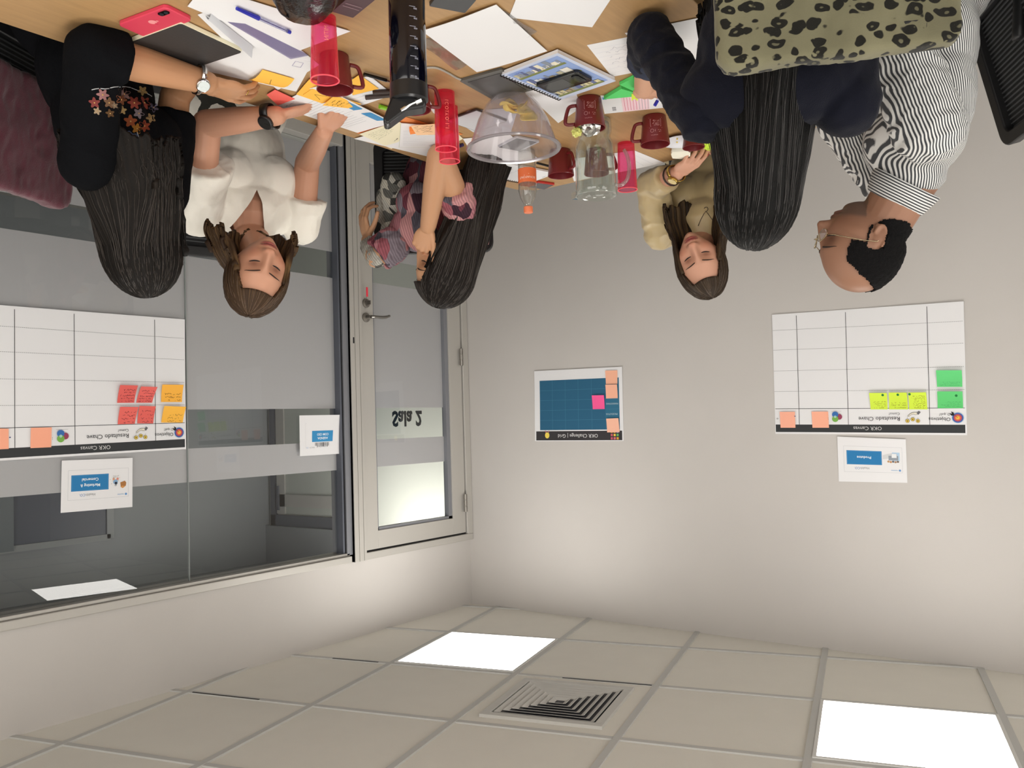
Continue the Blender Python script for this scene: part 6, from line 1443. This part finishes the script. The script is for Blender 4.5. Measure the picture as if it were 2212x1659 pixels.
B.chain([Rs, Re, Re.lerp(Rw, .45), Rw], [.036, .031, .030, .026]); B.chain([Ls, Le, Le.lerp(Lw, .45), Lw], [.044, .038, .034, .026])
up = V3((-.1, -.35, .9)); Hd = at(1408, 232, Z=TZ + .024) - Rw
t1 = hand(B, Rw, Hd, up, 'R', ((.7, .8, .5), (.8, .9, .5), (.9, .9, .5), (1.0, .9, .5)), thumb=(.8, .4, -.5), s=.95); hand(B, Lw, R((.5, 1, -.1), f5), V3((0, 0, 1)), 'L', ((.4, .5, .3),) * 4)
me = B.fuse(.003, 2, .45); vcol(me, skin_color(coords(me), M, SK)); brows_lashes(p5, me, M); place(p5, 'body', me, SKIN)
NV = mat('navy_knit', (12, 14, 26), .88, spec=.15, bump=.35, bscale=420, sheen=.05)
B = Blob(); torso(B, hip, c, f5, .148, .095, .120, grow=.018); B.cap(c + V3((0, 0, .03)), c + V3((0, 0, -.04)), .060, .080)
B.cap(Ls, Le, .062, .056).cap(Le, Le.lerp(Lw, .92), .056, .044, ends=(True, False))
me = B.fuse(.0055, 4); wrinkle(me, .004, (12, 12, 10), 51); place(p5, 'jumper', me, NV)
B = Blob(); B.cap(Rs, Re, .050, .044).cap(Re, Re.lerp(Rw, .36), .048, .042, ends=(True, False)); me = B.fuse(.005, 3); wrinkle(me, .0055, (16, 16, 22), 52); place(p5, 'sleeve', me, NV)
B = Blob(); qa, qb = Re.lerp(Rw, .16), Re.lerp(Rw, .44); B.cap(qa, qb, .046, .047, ends=(False, False)); me = B.fuse(.005, 3); wrinkle(me, .003, (30, 30, 30), 53); place(p5, 'cuff', me, mat('navy_cuff', (30, 38, 60), .8))
legs(p5, hip, f5, (30, 32, 40), knee=.42, z=.55)
o, V, W = hair_sheet(p5, M, YAW(M), (.087, .107, .121), (0, -.006, .010), long_guides(.40, .112, .25, .0, 4, .0, -.10, .38), (6, 6, 6), (24, 20, 19), az_open=128, hairline=56, base=98, seed=41, wave=.004, hl=.35, nseg=52)
strands(p5, o, V, W, 160, (30, 27, 26), 9)
pn = at(1424, 211, Z=TZ + .045); bm = bmesh.new(); e = empty('pen', tuple(pn), None, 'blue pen held in the writing hand beside the navy sleeve', 'pen')
dr_ = V3((.35, -.30, .75)).normalized(); tube(bm, [dr_ * -.045, dr_ * .010], .0040, 10); fin(bm, 'barrel', clear('pen_barrel', (235, 236, 250)), e, smooth=True)
bm = bmesh.new(); tube(bm, [dr_ * .010, dr_ * .024], .0046, 10); fin(bm, 'plug', BLU, e, smooth=True)
# ================= CHAIRS =================
CHF = mat('black_chair_plastic', (22, 22, 24), .5); CHM = mat('black_mesh_fabric', (30, 30, 32), .8, bump=.6, bscale=500); CHR = mat('grey_mesh_rib', (72, 74, 76), .6)
def chair(x, y, fwd, ztop=.98, w=.46, recline=.10, label='', arms=True):
    yaw = math.atan2(fwd[1], fwd[0]) - math.pi / 2
    e = empty('office_chair', (x, y, 0), yaw, label, 'chair')
    bm = bmesh.new(); prism(bm, rrect(-.23, -.22, .23, .23, .07, 5), .435, .485); fin(bm, 'seat', CHM, e, bev=.015, smooth=True)
    zb = .56; hh = (ztop - zb)
    Mb = Matrix.Translation((0, -.23, zb)) @ Matrix.Rotation(recline, 4, 'X')
    bm = bmesh.new(); o_ = rrect(-w / 2, 0, w / 2, hh, .035, 5); i_ = rrect(-w / 2 + .034, .034, w / 2 - .034, hh - .034, .02, 5); n = len(o_)
    rings = [[bm.verts.new(Mb @ Vector((p[0], yy - .02 * math.cos(p[0] * 6), p[1]))) for p in pl_] for pl_, yy in ((o_, .012), (o_, -.018), (i_, -.018), (i_, .012))]
    for a in range(4):
        A, Bb = rings[a], rings[(a + 1) % 4]
        for i in range(n): bm.faces.new((A[i], A[(i + 1) % n], Bb[(i + 1) % n], Bb[i]))
    bk = fin(bm, 'backrest_frame', CHF, e, bev=.004, smooth=True)
    bm = bmesh.new(); box(bm, (-w / 2 + .03, -.022, .03), (w / 2 - .03, -.018, hh - .03), Mb); fin(bm, 'backrest_mesh', CHM, bk)
    bm = bmesh.new(); k = 0
    while .04 + k * .012 < hh - .04:
        z = .04 + k * .012; box(bm, (-w / 2 + .034, -.017, z), (w / 2 - .034, -.014, z + .0035), Mb); k += 1
    q = fin(bm, 'mesh_ribs', CHR, bk); q['kind'] = 'stuff'
    bm = bmesh.new(); tube(bm, spline([(0, -.05, .42), (0, -.22, .43), (0, -.27, .52), (0, -.26, .72)], 5), .020, 10, flat=.6); fin(bm, 'back_support', CHF, e, smooth='all')
    if arms:
        for s_ in (-1, 1):
            bm = bmesh.new(); tube(bm, spline([(s_ * .24, .0, .46), (s_ * .275, .0, .52), (s_ * .28, -.02, .60), (s_ * .28, .02, .645)], 4), .014, 8); fin(bm, 'arm_post', CHF, e, smooth='all')
            bm = bmesh.new(); box(bm, (s_ * .28 - .035, -.12, .645), (s_ * .28 + .035, .12, .668)); fin(bm, 'armrest', CHF, e, bev=.010)
    bm = bmesh.new(); lathe(bm, [(0, .10), (.028, .10), (.028, .30), (.022, .30), (.022, .435), (0, .435)], 16); fin(bm, 'gas_column', DM, e, smooth=True)
    for k in range(5):
        a = k * 1.2566 + .3; bm = bmesh.new(); tube(bm, [(0, 0, .115), (.28 * math.cos(a), .28 * math.sin(a), .075)], [.026, .016], 8); fin(bm, 'base_arm', CHF, e, smooth=True)
        bm = bmesh.new(); lathe(bm, [(0, -.016), (.027, -.016), (.030, 0), (.027, .016), (0, .016)], 16, Matrix.Translation((.28 * math.cos(a), .28 * math.sin(a), .031)) @ Matrix.Rotation(a, 4, 'Z') @ Matrix.Rotation(math.pi / 2, 4, 'X')); fin(bm, 'caster', CHF, e, smooth=True)
    e['hh'] = hh; return e, Mb
def seat_behind(c_, fwd, d=.10): f = V3((fwd[0], fwd[1], 0)).normalized(); return c_[0] - f.x * d, c_[1] - f.y * d
x, y = seat_behind((-1.40, -3.05), f1, .02); ch1, Mb1 = chair(x, y, f1, .96, .46, .12, 'black mesh office chair with a maroon velvet jacket over its back', arms=False)
chair(-1.10, -2.48, f2, 1.0, .46, .10, 'black office chair behind the woman in the white top', arms=False)
a_, b_ = at(815, 507, d=3.26), at(1064, 553, d=3.22); m_ = (a_ + b_) / 2; dd = (b_ - a_); ff = V3((dd.y, -dd.x, 0)).normalized(); ff = ff if ff.dot(V3((-.5, -.86, 0))) > 0 else -ff
chair(m_.x + ff.x * .25, m_.y + ff.y * .25, ff, b_.z - .015, (a_ - b_).length, .04, 'black mesh office chair behind the woman in the patterned blouse', arms=False)
b_ = at(1697, 507, d=3.50); rr_ = V3((-.95, .30, 0)).normalized(); m_ = b_ - rr_ * .22; ff = V3((-.30, -.95, 0))
chair(m_.x + ff.x * .25, m_.y + ff.y * .25, ff, b_.z - .005, .44, .03, 'black office chair behind the woman in the beige blouse', arms=False)
a_, b_ = at(1552, 172, d=1.645), at(2073, 128, d=1.70); m_ = (a_ + b_) / 2; dd = b_ - a_; ff = V3((-dd.y, dd.x, 0)).normalized(); ff = ff if ff.y > 0 else -ff
ch5, Mb5 = chair(m_.x + ff.x * .25, m_.y + ff.y * .25, ff, (a_.z + b_.z) / 2 - .02, dd.length - .03, .06, 'office chair hidden under a leopard-print jacket, nearest the camera', arms=False)
chair(-3.00, -1.90, (.88, -.47), .93, .46, .22, 'black office chair of the man in the striped shirt, by the photo edge')
# jackets hung over two backrests
def drape(ch, Mb, w, hh, mats, name, label, drop=.42, seed=1, th=.030, amp=.006):
    B = Blob(); nx = 9
    for yy in (-.034, .016):
        pass
    bmd = bmesh.new(); M0 = ch.matrix_world @ Mb
    pts = rrect(-w / 2, hh - drop, w / 2, hh + .012, .030, 5)
    v = prism(B.bm, [(p[0], p[1]) for p in pts], -.008, .034, M0 @ Matrix.Rotation(math.pi / 2, 4, 'X'))
    bmd.free(); me = B.fuse(.007, 6); wrinkle(me, amp, (9, 9, 4), seed, False); wrinkle(me, amp * .35, (34, 34, 16), seed + 1)
    me.transform(Matrix.Translation(-ch.location)); me.polygons.foreach_set('use_smooth', [True] * len(me.polygons))
    e = empty(name, tuple(ch.location), None, label, 'jacket'); o = link('cloth', me, e, mats); return e, M0
# leopard print: dark broken rings on olive plush
LEO = mat('leopard_plush', (100, 96, 70), .85, spec=.15, sheen=.15, bump=.3, bscale=700); nt = LEO.node_tree; L = nt.links.new; b = nt.nodes['Principled BSDF']
tc = nt.nodes.new('ShaderNodeTexCoord'); n1 = nt.nodes.new('ShaderNodeTexNoise'); n1.inputs['Scale'].default_value = 26; n1.inputs['Detail'].default_value = 2; L(tc.outputs['Object'], n1.inputs['Vector'])
mp = nt.nodes.new('ShaderNodeMapping'); mp.inputs['Scale'].default_value = (1, 1, 1.35); L(tc.outputs['Object'], mp.inputs[0])
ad = nt.nodes.new('ShaderNodeMixRGB'); ad.blend_type = 'ADD'; ad.inputs[0].default_value = .035; L(mp.outputs[0], ad.inputs[1]); L(n1.outputs['Color'], ad.inputs[2])
vo = nt.nodes.new('ShaderNodeTexVoronoi'); vo.inputs['Scale'].default_value = 33; vo.inputs['Randomness'].default_value = .75; L(ad.outputs[0], vo.inputs['Vector'])
cr = nt.nodes.new('ShaderNodeValToRGB'); E_ = cr.color_ramp.elements; L(vo.outputs['Distance'], cr.inputs[0])
E_[0].position = 0; E_[0].color = (.35, .35, .35, 1); E_[1].position = .10; E_[1].color = (.35, .35, .35, 1)
for ps_, v_ in ((.15, 1), (.40, 1), (.44, 0)): q = E_.new(ps_); q.color = (v_, v_, v_, 1)
n2 = nt.nodes.new('ShaderNodeTexNoise'); n2.inputs['Scale'].default_value = 42; L(tc.outputs['Object'], n2.inputs['Vector'])
gp = nt.nodes.new('ShaderNodeMapRange'); gp.inputs['From Min'].default_value = .31; gp.inputs['From Max'].default_value = .35; L(n2.outputs['Fac'], gp.inputs['Value'])
mm = nt.nodes.new('ShaderNodeMath'); mm.operation = 'MULTIPLY'; L(cr.outputs[0], mm.inputs[0]); L(gp.outputs[0], mm.inputs[1])
n3 = nt.nodes.new('ShaderNodeTexNoise'); n3.inputs['Scale'].default_value = 5; L(tc.outputs['Object'], n3.inputs['Vector'])
bc = nt.nodes.new('ShaderNodeMix'); bc.data_type = 'RGBA'; bc.inputs[6].default_value = (*lin((76, 73, 56)), 1); bc.inputs[7].default_value = (*lin((140, 136, 108)), 1); L(n3.outputs['Fac'], bc.inputs[0])
mxx = nt.nodes.new('ShaderNodeMix'); mxx.data_type = 'RGBA'; mxx.inputs[7].default_value = (*lin((24, 23, 18)), 1); L(mm.outputs[0], mxx.inputs[0]); L(bc.outputs[2], mxx.inputs[6]); L(mxx.outputs[2], b.inputs['Base Color'])
drape(ch5, Mb5, dd.length + .0, ch5['hh'], LEO, 'leopard_jacket', 'leopard-print plush jacket hung over the chair back nearest the camera', .40, 3, amp=.005)
MV = mat('maroon_velvet', (86, 30, 46), .8, sheen=.3, bump=.4, bscale=300, var=.2, vscale=18)
drape(ch1, Mb1, .48, ch1['hh'], MV, 'maroon_jacket', 'maroon velvet jacket hung over the chair of the embroidered-blouse woman', .30, 7, amp=.008)
